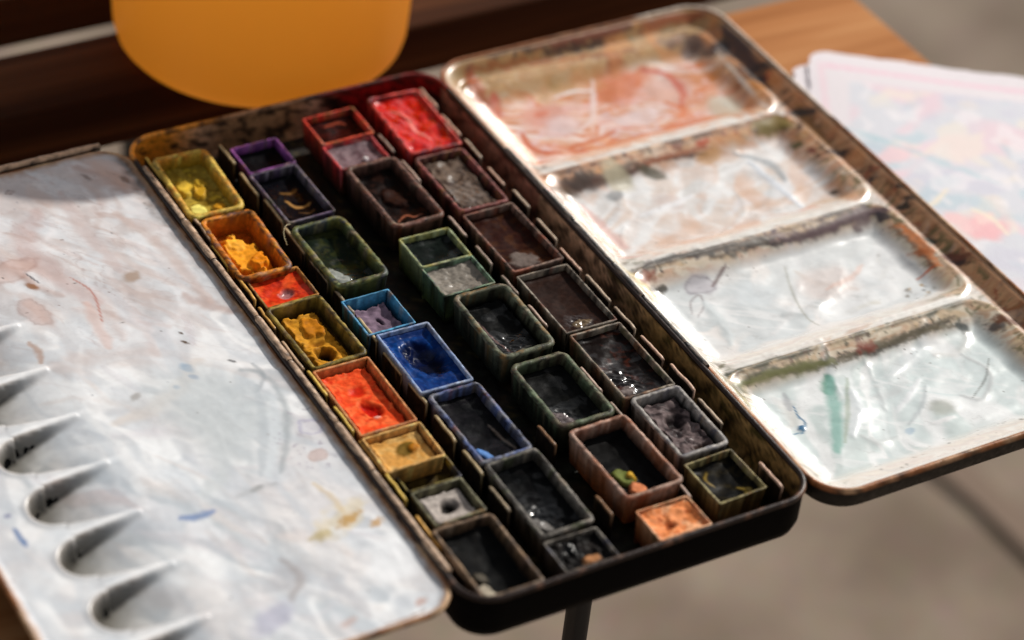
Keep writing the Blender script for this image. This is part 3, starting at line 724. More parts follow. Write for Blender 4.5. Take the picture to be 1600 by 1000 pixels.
    p.stroke(T(-8, (1225, 615), (1236, 640)), 1.8, (170, 172, 176), .7, 525)
    p.stroke(T(z, (1330, 620), (1340, 650), (1330, 690)), 2.8, (240, 246, 248), .9, 526, h=.5)
    p.stroke(T(z, (1400, 650), (1420, 625), (1435, 600)), 1.6, (244, 247, 249), .9, 527, h=.4)
    p.stroke(T(z, (1420, 670), (1440, 640), (1445, 610)), 1.2, (200, 208, 210), .8, 528, h=.3)
    p.blob(at(1470, 645, z), 4.6, 4.2, .3, (170, 172, 160), .7, seed=529)
    p.stroke(T(z, (1455, 670), (1475, 665), (1490, 660)), 1.5, (250, 250, 250), .95, 530, h=.6)
    p.stroke(T(z, (1500, 560), (1545, 590), (1535, 630), (1500, 625)), 1.4, (204, 208, 208), .75, 531, h=.35)
    p.stroke(T(-8, (1545, 560), (1540, 590), (1520, 620)), .5, (120, 124, 120), .8, 532)
    p.blob(at(1420, 680, z), 2.2, 1.4, .3, (158, 184, 204), .7, seed=533)
    p.stroke(T(z, (1345, 690), (1375, 700), (1400, 690)), 2.4, (214, 219, 218), .7, 534, h=.3)
    p.blob(at(1560, 510, -5), 3.5, 2.4, 2.3, (62, 56, 58), .85, seed=535, rag=.9)
    p.blob(at(1505, 503, -5), 2.6, 1.8, 2.3, (56, 66, 64), .85, seed=536, rag=.9)
    p.specks(26, (120, 185), (-206, -196), .2, .6, [(84, 80, 70), (120, 112, 96)], 537)
    p.specks(160, (RX0 + 4, RX1 - 4), (RY0 + 4, RY1 - 2), .1, .34, [(52, 44, 36), (96, 78, 60)], 538, keep=lambda x, y: .3)
    # dark blotches on the outer band
    for (px, py, a_, b2, cc) in ((1255, 175, 4.5, 1.8, (44, 34, 30)), (1310, 235, 5, 1.6, (58, 36, 24)), (1362, 278, 1.2, 1.2, (40, 32, 24)), (1405, 300, 2.6, .9, (34, 30, 24)),
                               (1412, 322, 2.6, 1.5, (36, 34, 22)), (1425, 318, 3.2, 1.0, (36, 30, 22)), (1455, 372, 2.6, 1.7, (40, 48, 26)), (1490, 400, 5.5, 2.2, (104, 44, 18)),
                               (1500, 408, 3.5, 1.1, (50, 24, 16)), (1575, 495, 5.5, 1.8, (110, 60, 26)), (1310, 208, 1.5, 1.1, (196, 84, 30)), (1200, 110, 5, 2.2, (44, 24, 18))):
        p.blob(at(px, py, -2.5), a_, b2, 2.25, cc, .92, seed=int(px), rag=.7, rough=.4)
    e_ = sd_rr(X, Y, RX0, RX1, RY0, RY1, 11)
    p.mix((1 - ss(.2, 1.6, e_ + .6 * fbm(X / 3, Y / 3, 541, 3))) * .6, (196, 160, 122), .4)
    p.c *= (1 - .15 * inn)[:, None]
    return p
plate('mixing_lid', RX0, RX1, RY0, RY1, 11, .5, lid_z, lid_paint, M_ENAMEL, paintbox, back=1.0)
P_, N_ = dense_path(RX0, RX1, RY0, RY1, 11, 3)
V, F = loft(P_, N_, [(-.2, .5), (.45, .75), (1.05, .5), (1.2, 0), (1.1, -1.2), (1.0, -5.0), (-.5, -6.6), (-1.5, -6.6), (.2, -4.8), (.2, -.2)], True)
pr = Paint(V[:, 0], V[:, 1], (150, 92, 52), .4)
pr.wash(14, (196, 158, 122), -.1, .3, .9, 601, 1.2); pr.wash(5, (60, 34, 20), .12, .3, .8, 603)
pr.mix(((V[:, 2] > .4) & (V[:, 0] > 180) & (V[:, 1] > -60)).astype(float) * .75, (226, 214, 198), .35)
pr.mix((V[:, 2] < -.6).astype(float), (16, 13, 12), .45)
obj('lid_rim', V, F, M_TIN, paintbox, col=rgba(pr))

# ---- the tin's own tray
TX0, TX1, TY0, TY1, TR = -4.6, 101.3, -206.3, 12.2, 10
P_, N_ = dense_path(TX0, TX1, TY0, TY1, TR, 1.6, 12)
V, F = loft(P_, N_, [(0, .9), (-.05, -9.5), (-1.0, -12.4), (-3.2, -14), (-8, -14.3)], cap=[(4, True)])
obj('tray_shell', V, F, M_BLACK, paintbox)
V, F = loft(P_, N_, [(-.9 - .02 * k, .9 - k) for k in range(0, 12)] + [(-2.5, -11.6)], cap=None)
F = [f[::-1] for f in F]
pr = Paint(V[:, 0] + V[:, 2] * .6, V[:, 1] + V[:, 2] * .9, (214, 170, 136), .4)
x_, y_ = V[:, 0], V[:, 1]
pr.mix((x_ > 90) & (y_ > -60), (176, 120, 100)); pr.mix((x_ > 90) * ss(-95, -130, y_) * .8, (158, 124, 62))
pr.wash(7, (96, 40, 26), .0, .3, .85, 701, 1.5, mask=((x_ > 90) & (y_ > -70)).astype(float))
pr.wash(5, (66, 60, 26), .0, .25, .9, 703, 1.5, mask=((x_ > 90) & (y_ < -100)).astype(float))
fw_ = ((y_ > 3)).astype(float)
pr.mix(fw_ * (1 - ss(8, 26, x_)), (244, 150, 44), .4); pr.mix(fw_ * ss(18, 30, x_) * (1 - ss(52, 62, x_)), (170, 124, 84), .45)
pr.mix(fw_ * ss(58, 70, x_), (170, 26, 24), .4); pr.wash(6, (36, 22, 16), -.05, .2, .9, 707, 1.5, mask=fw_ * ss(8, 22, x_))
pr.wash(4, (30, 20, 14), .15, .3, .9, 709, 1.5, mask=fw_)
pr.mix(((x_ < 90) & (y_ < 0)).astype(float) * .8, (38, 28, 20), .5); pr.wash(5, (40, 27, 18), -.05, .25, .8, 731, 1.5, mask=(x_ > 90) * 1.0)
pr.mix(((x_ < -1)).astype(float) * .6, (40, 32, 24), .5)
obj('tray_lining', V, F, M_TIN, paintbox, col=rgba(pr))
V, F = loft(P_, N_, tube_prof(.85, 10, .9, -.35), True)
pr = Paint(V[:, 0], V[:, 1], (40, 26, 20), .38)
x_, y_ = V[:, 0], V[:, 1]
pr.mix((y_ > 2) * (1 - ss(14, 34, x_)), (240, 152, 52), .4)
pr.mix((y_ > 2) * ss(24, 34, x_) * (1 - ss(50, 60, x_)), (176, 130, 92), .4)
pr.mix((y_ > 0) * ss(58, 68, x_), (120, 26, 22), .4)
pr.wash(5, (52, 30, 20), .02, .22, .8, 715, mask=(y_ > 2) * 1.0)
pr.wash(7, (130, 92, 70), .1, .35, .7, 717, mask=((y_ < -190)) * 1.0)
obj('tray_rim', V, F, M_TIN, paintbox, col=rgba(pr))
# floor of the tray
gx = np.linspace(-3.6, 100.2, 90); gy = np.linspace(-205, 11, 180)
GX, GY = np.meshgrid(gx, gy); X = GX.ravel(); Y = GY.ravel()
Z = -11.6 + .25 * fbm(X / 4, Y / 4, 721, 3)
pr = Paint(X, Y, (20, 16, 13), .5); pr.wash(9, (58, 44, 28), .05, .35, .7, 723, 1.5); pr.wash(6, (30, 34, 22), .0, .3, .7, 725, 1.5); pr.wash(5, (96, 84, 46), .25, .45, .6, 727, 1.5)
keep = sd_rr(X, Y, TX0, TX1, TY0, TY1, TR) > .6
F = gridf(180, 90)[:, ::-1]; F = F[keep[F].all(1)]
obj('tray_floor', np.stack([X, Y, Z], 1), F, M_TIN, paintbox, col=rgba(pr))

# ---- holding tabs standing in rows between the pans
def tab(x, y0, y1, ztop, seed, light=(150, 132, 110), th=.85, lean=0.0, body=(26, 20, 15)):
    q = random.Random(seed); n = 12; V = []; F = []
    zs = [-11.4, -6, ztop - .8, ztop - .15, ztop]; ths = [th, th, th, th * .95, th * .6]
    for i in range(n + 1):
        y = y0 + (y1 - y0) * i / n; dx = .25 * float(fbm(np.array([y * .2]), np.array([seed * 1.3]), 3, 2)[0]); dz = .3 * float(fbm(np.array([y * .35]), np.array([seed * 2.3]), 5, 3)[0])
        e0 = .35 if i in (0, n) else 0
        col = []
        for k, (z, t) in enumerate(zip(zs, ths)):
            zz = z + (dz if k > 1 else 0) - (e0 if k > 1 else 0) * .6
            V.append((x + dx + lean * (z + 12) / 12 - t / 2, y, zz))
        for k, (z, t) in reversed(list(enumerate(zip(zs, ths)))):
            zz = z + (dz if k > 1 else 0) - (e0 if k > 1 else 0) * .6
            V.append((x + dx + lean * (z + 12) / 12 + t / 2, y, zz))
    m = 10
    for i in range(n):
        for k in range(m):
            j = (k + 1) % m; F.append([i * m + k, (i + 1) * m + k, (i + 1) * m + j, i * m + j])
    F.append(list(range(m))); F.append([n * m + k for k in range(m)][::-1])
    V = np.array(V); pr = Paint(V[:, 1] * 1.0, V[:, 2] * 1.5, body, .5)
    pr.wash(4, (60, 46, 28), .05, .35, .7, seed)
    pr.mix(ss(ztop - .6, ztop - .2, V[:, 2] + .5 * fbm(V[:, 1] / 2, V[:, 2], seed, 3)) * .95, light, .35)
    return obj('holding_tab', V, F, M_TIN, paintbox, col=rgba(pr))

k = 0
for (x, ya, yb, pitch, ln, zt, lights) in (
    (.0, 3, -203, 15.6, 12.8, .5, [(226, 190, 90), (214, 164, 84), (196, 166, 136)]),
    (23.6, 2, -203, 15.3, 12.2, -.2, [(160, 142, 116), (186, 164, 124)]),
    (47.6, -150, -203, 15.3, 10.5, -.6, [(140, 104, 74)]),
    (70.9, 4, -203, 15.3, 11.4, -.1, [(190, 164, 148), (160, 140, 126)]),
    (94.2, 6, -200, 14.9, 11.8, -.0, [(216, 178, 154), (196, 174, 150)])):
    y = ya
    while y - ln > yb:
        if rng.random() < .88: tab(x + rng.uniform(-.3, .3), y - ln + rng.uniform(-1.2, 2.4), y + rng.uniform(-.5, .5), zt + rng.uniform(-1.3, .3), 900 + k, rng.choice(lights), lean=rng.uniform(-.3, .3)); k += 1
        y -= pitch

# ---- hinges
def hinge(x, z, r, ya, yb, ln, cols, seed, name='hinge_knuckle'):
    y = ya; i = 0
    while y > yb:
        l = min(ln * (1 if i % 2 else 1.35), y - yb)
        rr = r * (1.0 if i % 2 else .88)
        V, F = cyl_y(x, z, rr, y - l + .25, y, 12, 1.6, .12, seed + i)
        pr = Paint(V[:, 1], V[:, 2] * 2 + V[:, 0] * 2, cols[0], .45)
        pr.wash(5, cols[1], -.05, .25, .9, seed + i * 3, 1.2); pr.wash(3, cols[2], .12, .3, .9, seed + i * 5, 1.2)
        obj(name, V, F, M_HINGE, paintbox, col=rgba(pr)); y -= l; i += 1
hinge(-3.6, 1.0, 1.25, -3, -193, 21, [(168, 138, 112), (204, 174, 146), (60, 44, 34)], 1000)
hinge(101.9, .9, 1.2, -36, -150, 17, [(22, 19, 17), (46, 38, 32), (120, 104, 90)], 1100)

# ------------------------------------------------------------------ paint pans
def pan(name, x, y, w, L, style, dz, rim1, rim2, cake, label, cat='paint pan', rotz=0.0, side=None, seed=0, tilt=(0, 0), group='paint pans in the tin', H=10.4, rimmix=(-.15, .25)):
    """x, y: where the rim's centre shows on the level z = 0; dz lifts or sinks the pan"""
    x = x - .703 * dz; y = y - 1.057 * dz
    R_, wall, top_r = {'fat': (3.0, 1.9, .8), 'mid': (1.9, 1.45, .6), 'thin': (.9, 1.0, .35), 'sharp': (.6, .75, .2)}[style]
    hw, hl = w / 2, L / 2
    P, Nn = dense_path(-hw, hw, -hl, hl, R_, 1.0, 5)
    r = top_r
    prof = [(-1.6, -H), (-1.1, -H + .5), (-.25, -r - .6), (0, -r), (-r * .3, -r * .3), (-r, 0), (-wall + r * .6, 0), (-wall + .12, -r * .35), (-wall, -r), (-wall - .25, -4), (-wall - .5, -H + 1.2)]
    V, F = loft(P, Nn, prof, cap=[(0, True), (10, False)])
    n = len(P)
    # wobble of a hand-worn rim
    V = V.copy(); V[:, 2] += .22 * fbm(V[:, 0] / 3 + seed, V[:, 1] / 3, 31 + seed, 3) * (V[:, 2] > -3) * (1.4 if style in ('fat', 'mid') else .6)
    off = .16 * fbm(V[:, 0] / 1.8, V[:, 1] / 1.8 + seed, 41 + seed, 3) * (1.3 if style in ('fat', 'mid') else .4)
    V[:, 0] += off; V[:, 1] += off
    pr = Paint(V[:, 0] + V[:, 2] * .6, V[:, 1] + V[:, 2] * .6, rim1, .45)
    pr.wash(7, rim2, rimmix[0], rimmix[1], .9, 2000 + seed * 7, 1.2)
    pr.wash(2.2, [c * .45 for c in rim1], .18, .4, .75, 2100 + seed * 7, 1.2)
    pr.wash(2.6, [min(255, c * 1.25 + 22) for c in rim1], .2, .42, .6, 2200 + seed * 7, 1.2)
    gr = .35 if sum(rim1) > 430 else .8
    pr.wash(3.2, (40, 31, 24), .0, .3, gr, 2600 + seed * 3, 1.6); pr.wash(1.4, (24, 19, 16), .16, .36, gr, 2700 + seed * 3, 1.4)
    pr.wash(5, (168, 148, 126), .2, .4, .45, 2800 + seed * 3, 1.4)
    oc = [(122, 58, 36), (74, 84, 50), (60, 66, 92), (150, 110, 60), (92, 70, 60)][seed % 5]
    pr.wash(4, oc, .14, .32, .55, 2900 + seed * 3, 1.6)
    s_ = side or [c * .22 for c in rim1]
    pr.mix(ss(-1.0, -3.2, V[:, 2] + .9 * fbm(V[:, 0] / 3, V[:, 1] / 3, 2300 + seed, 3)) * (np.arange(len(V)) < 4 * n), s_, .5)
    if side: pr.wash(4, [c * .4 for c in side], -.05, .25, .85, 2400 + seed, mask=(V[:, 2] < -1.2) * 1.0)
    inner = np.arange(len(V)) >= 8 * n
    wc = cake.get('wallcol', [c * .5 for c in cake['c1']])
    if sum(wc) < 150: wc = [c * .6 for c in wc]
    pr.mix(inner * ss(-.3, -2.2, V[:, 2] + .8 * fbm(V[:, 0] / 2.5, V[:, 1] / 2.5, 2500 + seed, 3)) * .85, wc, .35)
    root = tag(empty(name, (x, y, dz), (tilt[0] + rng.uniform(-.012, .012), tilt[1] + rng.uniform(-.02, .02), math.radians(rotz + rng.uniform(-.7, .7)))), label, cat, group)
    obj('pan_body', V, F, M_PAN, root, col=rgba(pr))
    # the cake of paint
    iw, il = hw - wall - .12, hl - wall - .12
    st = .42
    nx = int(2 * iw / st) + 1; ny = int(2 * il / st) + 1
    X, Y = np.meshgrid(np.linspace(-iw, iw, nx), np.linspace(-il, il, ny)); X = X.ravel(); Y = Y.ravel()
    sh = cake.get('shrink', 0)
    e = sd_rr(X, Y, -iw, iw, -il, il, .6)
    d0 = cake.get('d', 3.0)
    Z = np.full(len(X), -d0)
    Z += cake.get('amp', .5) * .85 * fbm(X / cake.get('sc', 5) * .8 + seed, Y / cake.get('sc', 5) * .8, 3000 + seed, 2, .3)
    Z += .03 * fbm(X / 1.5, Y / 1.5, 3050 + seed, 2)
    Z += cake.get('men', .5) * (1 - ss(0, 1.8, e))                     # meniscus at the wall
    Z += cake.get('sl', 0) * Y / il + cake.get('slx', 0) * X / iw
    pc = Paint(X, Y, cake['c1'], cake.get('rough', .25) + .22)
    if 'c2' in cake: pc.wash(cake.get('cs', 5), cake['c2'], cake.get('lo', -.1), cake.get('hi', .3), 1, 3100 + seed, 1.8)
    if 'c3' in cake: pc.wash(cake.get('cs3', 3), cake['c3'], .12, .38, .9, 3200 + seed, 1.8)
    pc.r -= .26 * cake.get('wet', .4) * ss(.02, .22, fbm(X / 5 + 3, Y / 5, 3080 + seed, 2))
    Z -= cake.get('dish', .7) * np.exp(-((X - .8) / iw / .7) ** 2 - ((Y + .5) / il / .75) ** 2)
    if cake.get('rip'):
        for (cx, cy, rad, a, fr, an) in cake['rip']:
            u = (X - cx) * math.cos(an) + (Y - cy) * math.sin(an) + 1.2 * fbm(X / 3, Y / 3, 3300 + seed, 3)
            pc.r -= .24 * np.exp(-((X - cx) ** 2 + (Y - cy) ** 2) / rad ** 2)
        u = u + 1.6 * fbm(X / 2.2, Y / 2.2, 3350 + seed, 3)
        Z += a * .8 * np.sin(u * fr) * np.exp(-((X - cx) ** 2 + (Y - cy) ** 2) / rad ** 2)
    if sh:
        jag = sh + sh * 1.1 * fbm(X / 2.6, Y / 2.6, 3400 + seed, 4)
        cut = 1 - ss(jag * .75, jag + .35, e)
        Z -= cut * cake.get('cutd', 3.0)
        pc.mix(cut * .9, cake.get('cutcol', [c * .3 for c in cake['c1']]), .4)
        lip = np.exp(-((e - jag - .5) / .5) ** 2); Z += .35 * lip * (cut < .3)
    for (cx, cy, rx, ry, an, dep, cc) in cake.get('holes', []):
        u = ((X - cx) * math.cos(an) + (Y - cy) * math.sin(an)) / rx; v = (-(X - cx) * math.sin(an) + (Y - cy) * math.cos(an)) / ry
        q = np.hypot(u, v) + .3 * fbm(X / 2, Y / 2, 3500 + seed, 3)
        Z -= dep * (1 - ss(.3, 1.08, q))
        Z += abs(dep) * .12 * np.exp(-((q - 1.15) / .14) ** 2)
        if cc is not None: pc.mix(1 - ss(.5, 1.12, q), cc)
    for (cx, cy, rx, ry, an, hh, cc) in cake.get('lumps', []):
        u = ((X - cx) * math.cos(an) + (Y - cy) * math.sin(an)) / rx; v = (-(X - cx) * math.sin(an) + (Y - cy) * math.cos(an)) / ry
        q = np.hypot(u, v) + .42 * fbm(X / 2.6, Y / 2.6, 3600 + seed + int(cx * 3), 4)
        mk = 1 - ss(.75, 1.0, q)
        Z += hh * mk * (1 + .16 * fbm(X / 3.5, Y / 3.5, 3700 + seed, 3))
        if cc is not None: pc.mix(mk, cc)
    for (pts, wd, cc, hh) in cake.get('lines', []):
        pc.stroke(pts, wd, cc, .95, 3800 + seed, rough=.2, h=hh)
    Z = np.clip(Z + pc.h, -H + 1.3, -.35)
    obj('paint', np.stack([X, Y, Z], 1), gridf(ny, nx)[:, ::-1], M_CAKE, root, col=rgba(pc))
    return root

BLK = (9, 10, 11)
# column beside the flat palette
pan('paint_pan', 9.0, -14.4, 18.2, 32, 'fat', .9, (220, 186, 84), (216, 142, 52), dict(c1=(166, 142, 58), c2=(128, 104, 34), c3=(206, 180, 60), d=4.6, amp=.6, rough=.22, wallcol=(150, 122, 28), sl=-.4,
    lumps=[(-2.5, 3.5, 3.2, 4.2, .3, 1.7, (224, 186, 66)), (.8, .5, 2.2, 3.2, -.3, 1.4, (206, 160, 44)), (2.8, 4.5, 1.8, 2.6, .3, 1.2, (196, 160, 50)), (-3, -8.2, 2.8, 3.6, .1, .9, (232, 222, 120)), (3.5, -9, 2.2, 2.6, .1, 1.0, (196, 140, 36))],
    holes=[(-4.2, 6, 1.2, .8, .6, .8, (60, 44, 16)), (.2, 5, .5, 2.2, .2, .8, (120, 88, 22))]),
    'full pan of yellow paint at the far left corner, orange on its near rim', seed=1, side=(206, 116, 32), rotz=-2)
pan('paint_pan', 9.2, -46.9, 17.6, 30.6, 'fat', .5, (218, 138, 44), (206, 116, 34), dict(c1=(160, 78, 16), d=6.0, amp=.4, wet=.5, rough=.3, wallcol=(196, 112, 30), shrink=1.5,
    lumps=[(-1.0, -1.6, 6.2, 11.5, .08, 3.3, (240, 158, 40)), (2.2, -6.5, 3.6, 4.6, -.4, 1.6, (232, 138, 26)), (-1, 4.5, 3.4, 4, .2, .5, (250, 176, 56))], cutd=.8, cutcol=(170, 86, 16)),
    'full pan of bright orange paint shrunk to a cracked slab', seed=2, side=(150, 84, 26), rotz=-1)
pan('half_paint_pan', 9.6, -69.5, 16.6, 14.5, 'sharp', -1.2, (186, 126, 58), (150, 112, 50), dict(c1=(206, 52, 22), c2=(228, 84, 36), c3=(160, 26, 14), d=1.2, amp=.5, rough=.14, men=.2, holes=[(.8, -1.5, 3, 2.2, .4, .9, (168, 110, 110))]),
    'half pan of glossy scarlet paint between the orange and ochre pans', seed=3)
pan('paint_pan', 9.9, -91.0, 17.6, 29.6, 'mid', .3, (160, 136, 62), (128, 110, 46), dict(c1=(208, 146, 44), c2=(186, 124, 30), d=3.2, amp=.8, sc=3, wet=.3, rough=.38, shrink=1.9, cutd=2.6, cutcol=(44, 32, 10), wallcol=(74, 60, 22),
    holes=[(-.6, -6.6, 2.7, 3.3, .3, 3.5, (24, 16, 8)), (.2, -1.4, 2.4, 1.2, .2, .5, (150, 96, 20))], lumps=[(1.2, 5, 3.4, 4.6, .2, .9, (190, 118, 24))]),
    'full pan of ochre paint with ragged edges and a dark hole worn through', seed=4, side=(128, 104, 44), rotz=1)
pan('paint_pan', 9.4, -121.3, 17.6, 29.6, 'thin', .2, (214, 140, 84), (196, 120, 62), dict(c1=(234, 78, 34), c2=(246, 112, 60), c3=(214, 54, 24), d=2.4, amp=.35, rough=.22, wallcol=(196, 84, 40), shrink=.7, cutd=1.6, cutcol=(150, 40, 16),
    holes=[(.8, -3, 2.6, 4.4, .35, 1.3, (186, 22, 8)), (.6, 5, 3.0, 2.2, .3, .5, (214, 44, 18))], lumps=[(.8, -6.4, 1.3, .9, .3, .3, (250, 190, 176))]),
    'full pan of vivid red-orange paint in a thin peach coloured case', seed=5, side=(186, 96, 44), rotz=.6)
pan('half_paint_pan', 9.2, -144.2, 18.0, 15.2, 'thin', .3, (228, 178, 104), (214, 158, 84), dict(c1=(206, 150, 76), c2=(220, 176, 106), d=2.0, amp=.5, rough=.3, wallcol=(166, 98, 44), lumps=[(1.5, 1.2, 3.4, 2.6, .3, .3, (120, 92, 34)), (3.6, .6, 1.8, 1.6, .3, .5, (176, 112, 30))], shrink=.5, cutd=.8, cutcol=(120, 64, 24)),
    'half pan of pale sand yellow paint with an olive stain in its middle', seed=6, side=(196, 142, 74))
pan('half_paint_pan', 9.6, -156.6, 16.6, 9.2, 'sharp', -3.0, (126, 112, 50), (70, 58, 30), dict(c1=(40, 30, 14), c2=(76, 60, 24), d=2.6, amp=.8, rough=.3), 'low brown-black pan sunk between the sand yellow and grey pans', seed=7)
pan('half_paint_pan', 9.9, -168.0, 15.6, 14.4, 'thin', .0, (124, 120, 92), (88, 84, 60), dict(c1=(182, 172, 164), c2=(150, 140, 134), d=1.9, amp=.5, rough=.35, wallcol=(60, 54, 44), shrink=.8, cutd=1.4, cutcol=(30, 26, 22), holes=[(.3, .3, 2.9, 2.3, .2, 1.6, (20, 17, 15))]),
    'half pan of greyish white paint with a round black hollow', seed=8)
pan('paint_pan', 9.4, -190.0, 18.4, 29.2, 'mid', .4, (134, 108, 82), (96, 76, 60), dict(c1=BLK, c2=(16, 15, 14), d=4.2, amp=.6, rough=.3, sl=.8, wallcol=(26, 22, 18), lumps=[(-4.4, -9.5, 2.4, 4.0, .3, 1.6, (168, 158, 140)), (-3.4, -3, 1.8, 2.2, .3, .8, (84, 78, 68))]),
    'full pan of black paint with a brown rim in the near left corner', seed=9, side=(112, 84, 60), rotz=-.5)
# second column
pan('half_paint_pan', 32.6, -9.2, 15.6, 14.2, 'sharp', -.2, (150, 84, 162), (96, 56, 104), dict(c1=(9, 8, 12), d=3.2, amp=.5, rough=.25, wallcol=(56, 28, 66)), 'half pan of black-violet paint with a purple rim', seed=10)
pan('paint_pan', 32.3, -29.8, 15.8, 27.0, 'thin', .2, (112, 104, 116), (84, 66, 96), dict(c1=(8, 8, 15), d=3.4, amp=.5, rough=.16, wallcol=(24, 20, 40), lines=[([(-1, 5.5), (2, 4.5), (4.2, 5.6)], .9, (120, 86, 46), .4), ([(-1.2, 1.5), (.5, -2.2), (3.2, -3.2), (4.9, -2.2)], .8, (196, 146, 84), .5), ([(0, -5), (2.5, -7), (4.5, -6)], .6, (90, 66, 44), .3)]),
    'full pan of blue-black paint with tan streaks and a grey-violet rim', seed=11, side=(92, 66, 48))
pan('paint_pan', 32.7, -60.5, 17.6, 31.6, 'fat', 1.2, (96, 104, 66), (134, 124, 58), dict(c1=(18, 28, 18), c2=(48, 52, 22), d=4.4, amp=.5, rough=.16, wallcol=(38, 50, 30), sl=.3, rip=[(-2.6, -7, 5, .22, 3.4, 1.1)], lumps=[(-3, -6.5, 2.6, 5, .4, .5, (150, 154, 148))]),  # grey lump coloured as glare on the dark paint
    'full pan of dark green paint with a thick mossy rim and a painted patch of glare', seed=12, side=(56, 60, 36))
pan('half_paint_pan', 29.6, -90.4, 15.4, 17.0, 'sharp', -.1, (84, 156, 196), (60, 120, 160), dict(c1=(128, 108, 124), c2=(104, 86, 102), d=2.9, amp=.8, sc=2.5, wet=0, rough=.45, wallcol=(46, 116, 156), shrink=1.5, cutd=3, cutcol=(26, 22, 30), holes=[(.6, -.5, .6, 2.4, .1, .8, (52, 38, 50))]),
    'half pan of cracked mauve-grey paint in a sky blue case', seed=13)
pan('paint_pan', 32.2, -113.2, 16.8, 27.6, 'thin', .2, (136, 160, 204), (150, 160, 180), dict(c1=(8, 42, 100), c2=(14, 62, 128), d=1.9, amp=.3, rough=.14, men=.8, wallcol=(20, 46, 104), holes=[(1.2, 1.0, 5.2, 8.4, .25, 2.0, (7, 12, 34)), (.5, 5, 5.0, 5.5, .1, .5, (8, 20, 56))]),
    'full pan of glossy ultramarine paint hollowed dark in the middle', seed=14, side=(60, 46, 50))
pan('paint_pan', 33.0, -143.4, 16.4, 31.2, 'mid', .1, (88, 102, 146), (130, 130, 134), dict(c1=(10, 10, 13), c2=(22, 20, 24), d=3.0, amp=.6, rough=.18, men=.3, wallcol=(26, 26, 40), lumps=[(-4.0, -10.2, 1.5, 3.4, .5, .9, (92, 132, 190))], lines=[([(3.6, 1), (4.2, -5), (5.2, -11)], .7, (104, 88, 76), .4)]),  # glint painted as a small blue lump
    'full pan of black paint with a blue rim and a painted blue glint', seed=15, side=(80, 62, 54))
pan('paint_pan', 33.6, -174.4, 16.6, 31.4, 'mid', .1, (124, 118, 110), (90, 86, 80), dict(c1=BLK, c2=(15, 14, 15), d=3.6, amp=.6, rough=.15, wallcol=(20, 18, 18), rip=[(-3, -5, 5, .4, 2.6, 1.3)], lumps=[(-3.6, -9, 1.9, 3.8, .4, .8, (120, 116, 112))]),
    'full pan of black paint with a speckled grey rim, second from the near edge', seed=16, side=(72, 60, 46))
pan('half_paint_pan', 32.4, -198.4, 16.4, 12.6, 'sharp', -1.2, (158, 150, 138), (60, 54, 48), dict(c1=(14, 13, 13), c2=(44, 40, 38), d=1.6, amp=1.2, sc=2.5, rough=.3, lumps=[(1.8, -2.6, 3.4, 2.0, .3, .8, (168, 118, 80))], rip=[(-2, 2, 5, .5, 2.2, .3)]),
    'battered half pan of black paint with a tan patch at the near edge', seed=17, rimmix=(-.3, .1))
# third column
pan('half_paint_pan', 60.7, -3.8, 17.8, 15.2, 'thin', .6, (206, 52, 36), (226, 90, 62), dict(c1=(54, 14, 12), c2=(26, 10, 9), d=2.6, amp=.5, rough=.2, wallcol=(110, 22, 18), lines=[([(-2.5, 4), (2, 4.6), (4, 3.2)], .8, (150, 66, 46), .3)]),
    'half pan of dark crimson paint with a bright red rim', seed=18, side=(84, 44, 28))
pan('half_paint_pan', 59.4, -18.6, 17.2, 13.8, 'thin', -.2, (196, 80, 84), (214, 60, 62), dict(c1=(128, 108, 112), c2=(96, 74, 80), d=1.6, amp=.8, rough=.22, wallcol=(90, 40, 44), lumps=[(2.0, -2.2, .9, .9, 0, .9, (236, 232, 232))]),
    'half pan of grey-mauve paint with a pinkish red rim', seed=19, side=(96, 60, 38))
pan('paint_pan', 61.0, -40.9, 17.8, 33.4, 'fat', 2.0, (116, 82, 72), (96, 70, 56), dict(c1=(18, 10, 9), c2=(40, 22, 17), d=4.0, amp=.9, rough=.2, wallcol=(30, 16, 13), lumps=[(1, 1.5, 3.5, 5.6, .4, .9, (48, 28, 22))], lines=[([(-3.6, -9.5), (-1.5, -8), (.5, -7.2), (1.8, -9.4), (4.6, -9.0)], .5, (164, 96, 72), .7)]),
    'full pan of very dark brown paint standing high in a rounded brown case', seed=20, side=(40, 28, 22), rotz=.5)
pan('half_paint_pan', 58.9, -70.0, 17.0, 15.2, 'thin', .4, (150, 160, 122), (166, 156, 74), dict(c1=(10, 16, 13), c2=(18, 26, 22), d=2.2, amp=.4, rough=.12, wallcol=(46, 66, 40)),
    'half pan of glossy green-black paint with a pale yellow-green rim', seed=21, side=(88, 100, 48))
pan('half_paint_pan', 58.6, -84.6, 17.0, 14.4, 'sharp', .1, (124, 150, 122), (86, 108, 84), dict(c1=(138, 130, 120), c2=(116, 110, 102), d=1.7, amp=.5, sc=2, rough=.35, wallcol=(50, 66, 50), rip=[(0, 0, 9, .16, 4.0, 1.4)]),
    'half pan of matt grey paint in a thin green case', seed=22, side=(104, 116, 66))
pan('paint_pan', 60.8, -107.4, 18.4, 30.6, 'fat', 1.6, (104, 108, 88), (84, 84, 66), dict(c1=(8, 9, 9), c2=(15, 14, 13), d=4.2, amp=.8, rough=.14, wallcol=(22, 24, 20), shrink=.6, cutd=1.2, rip=[(-1, -7, 5.5, .35, 3.2, 1.1)], lines=[([(-4.6, 6), (-3.8, -2), (-2.0, -10)], .4, (124, 96, 92), .5), ([(-1.5, -11), (2, -9), (4.6, -8.6)], .5, (112, 106, 92), .5)]),
    'full pan of black paint in a thick grey-green case with a ribbed far rim', seed=23, side=(38, 44, 34))
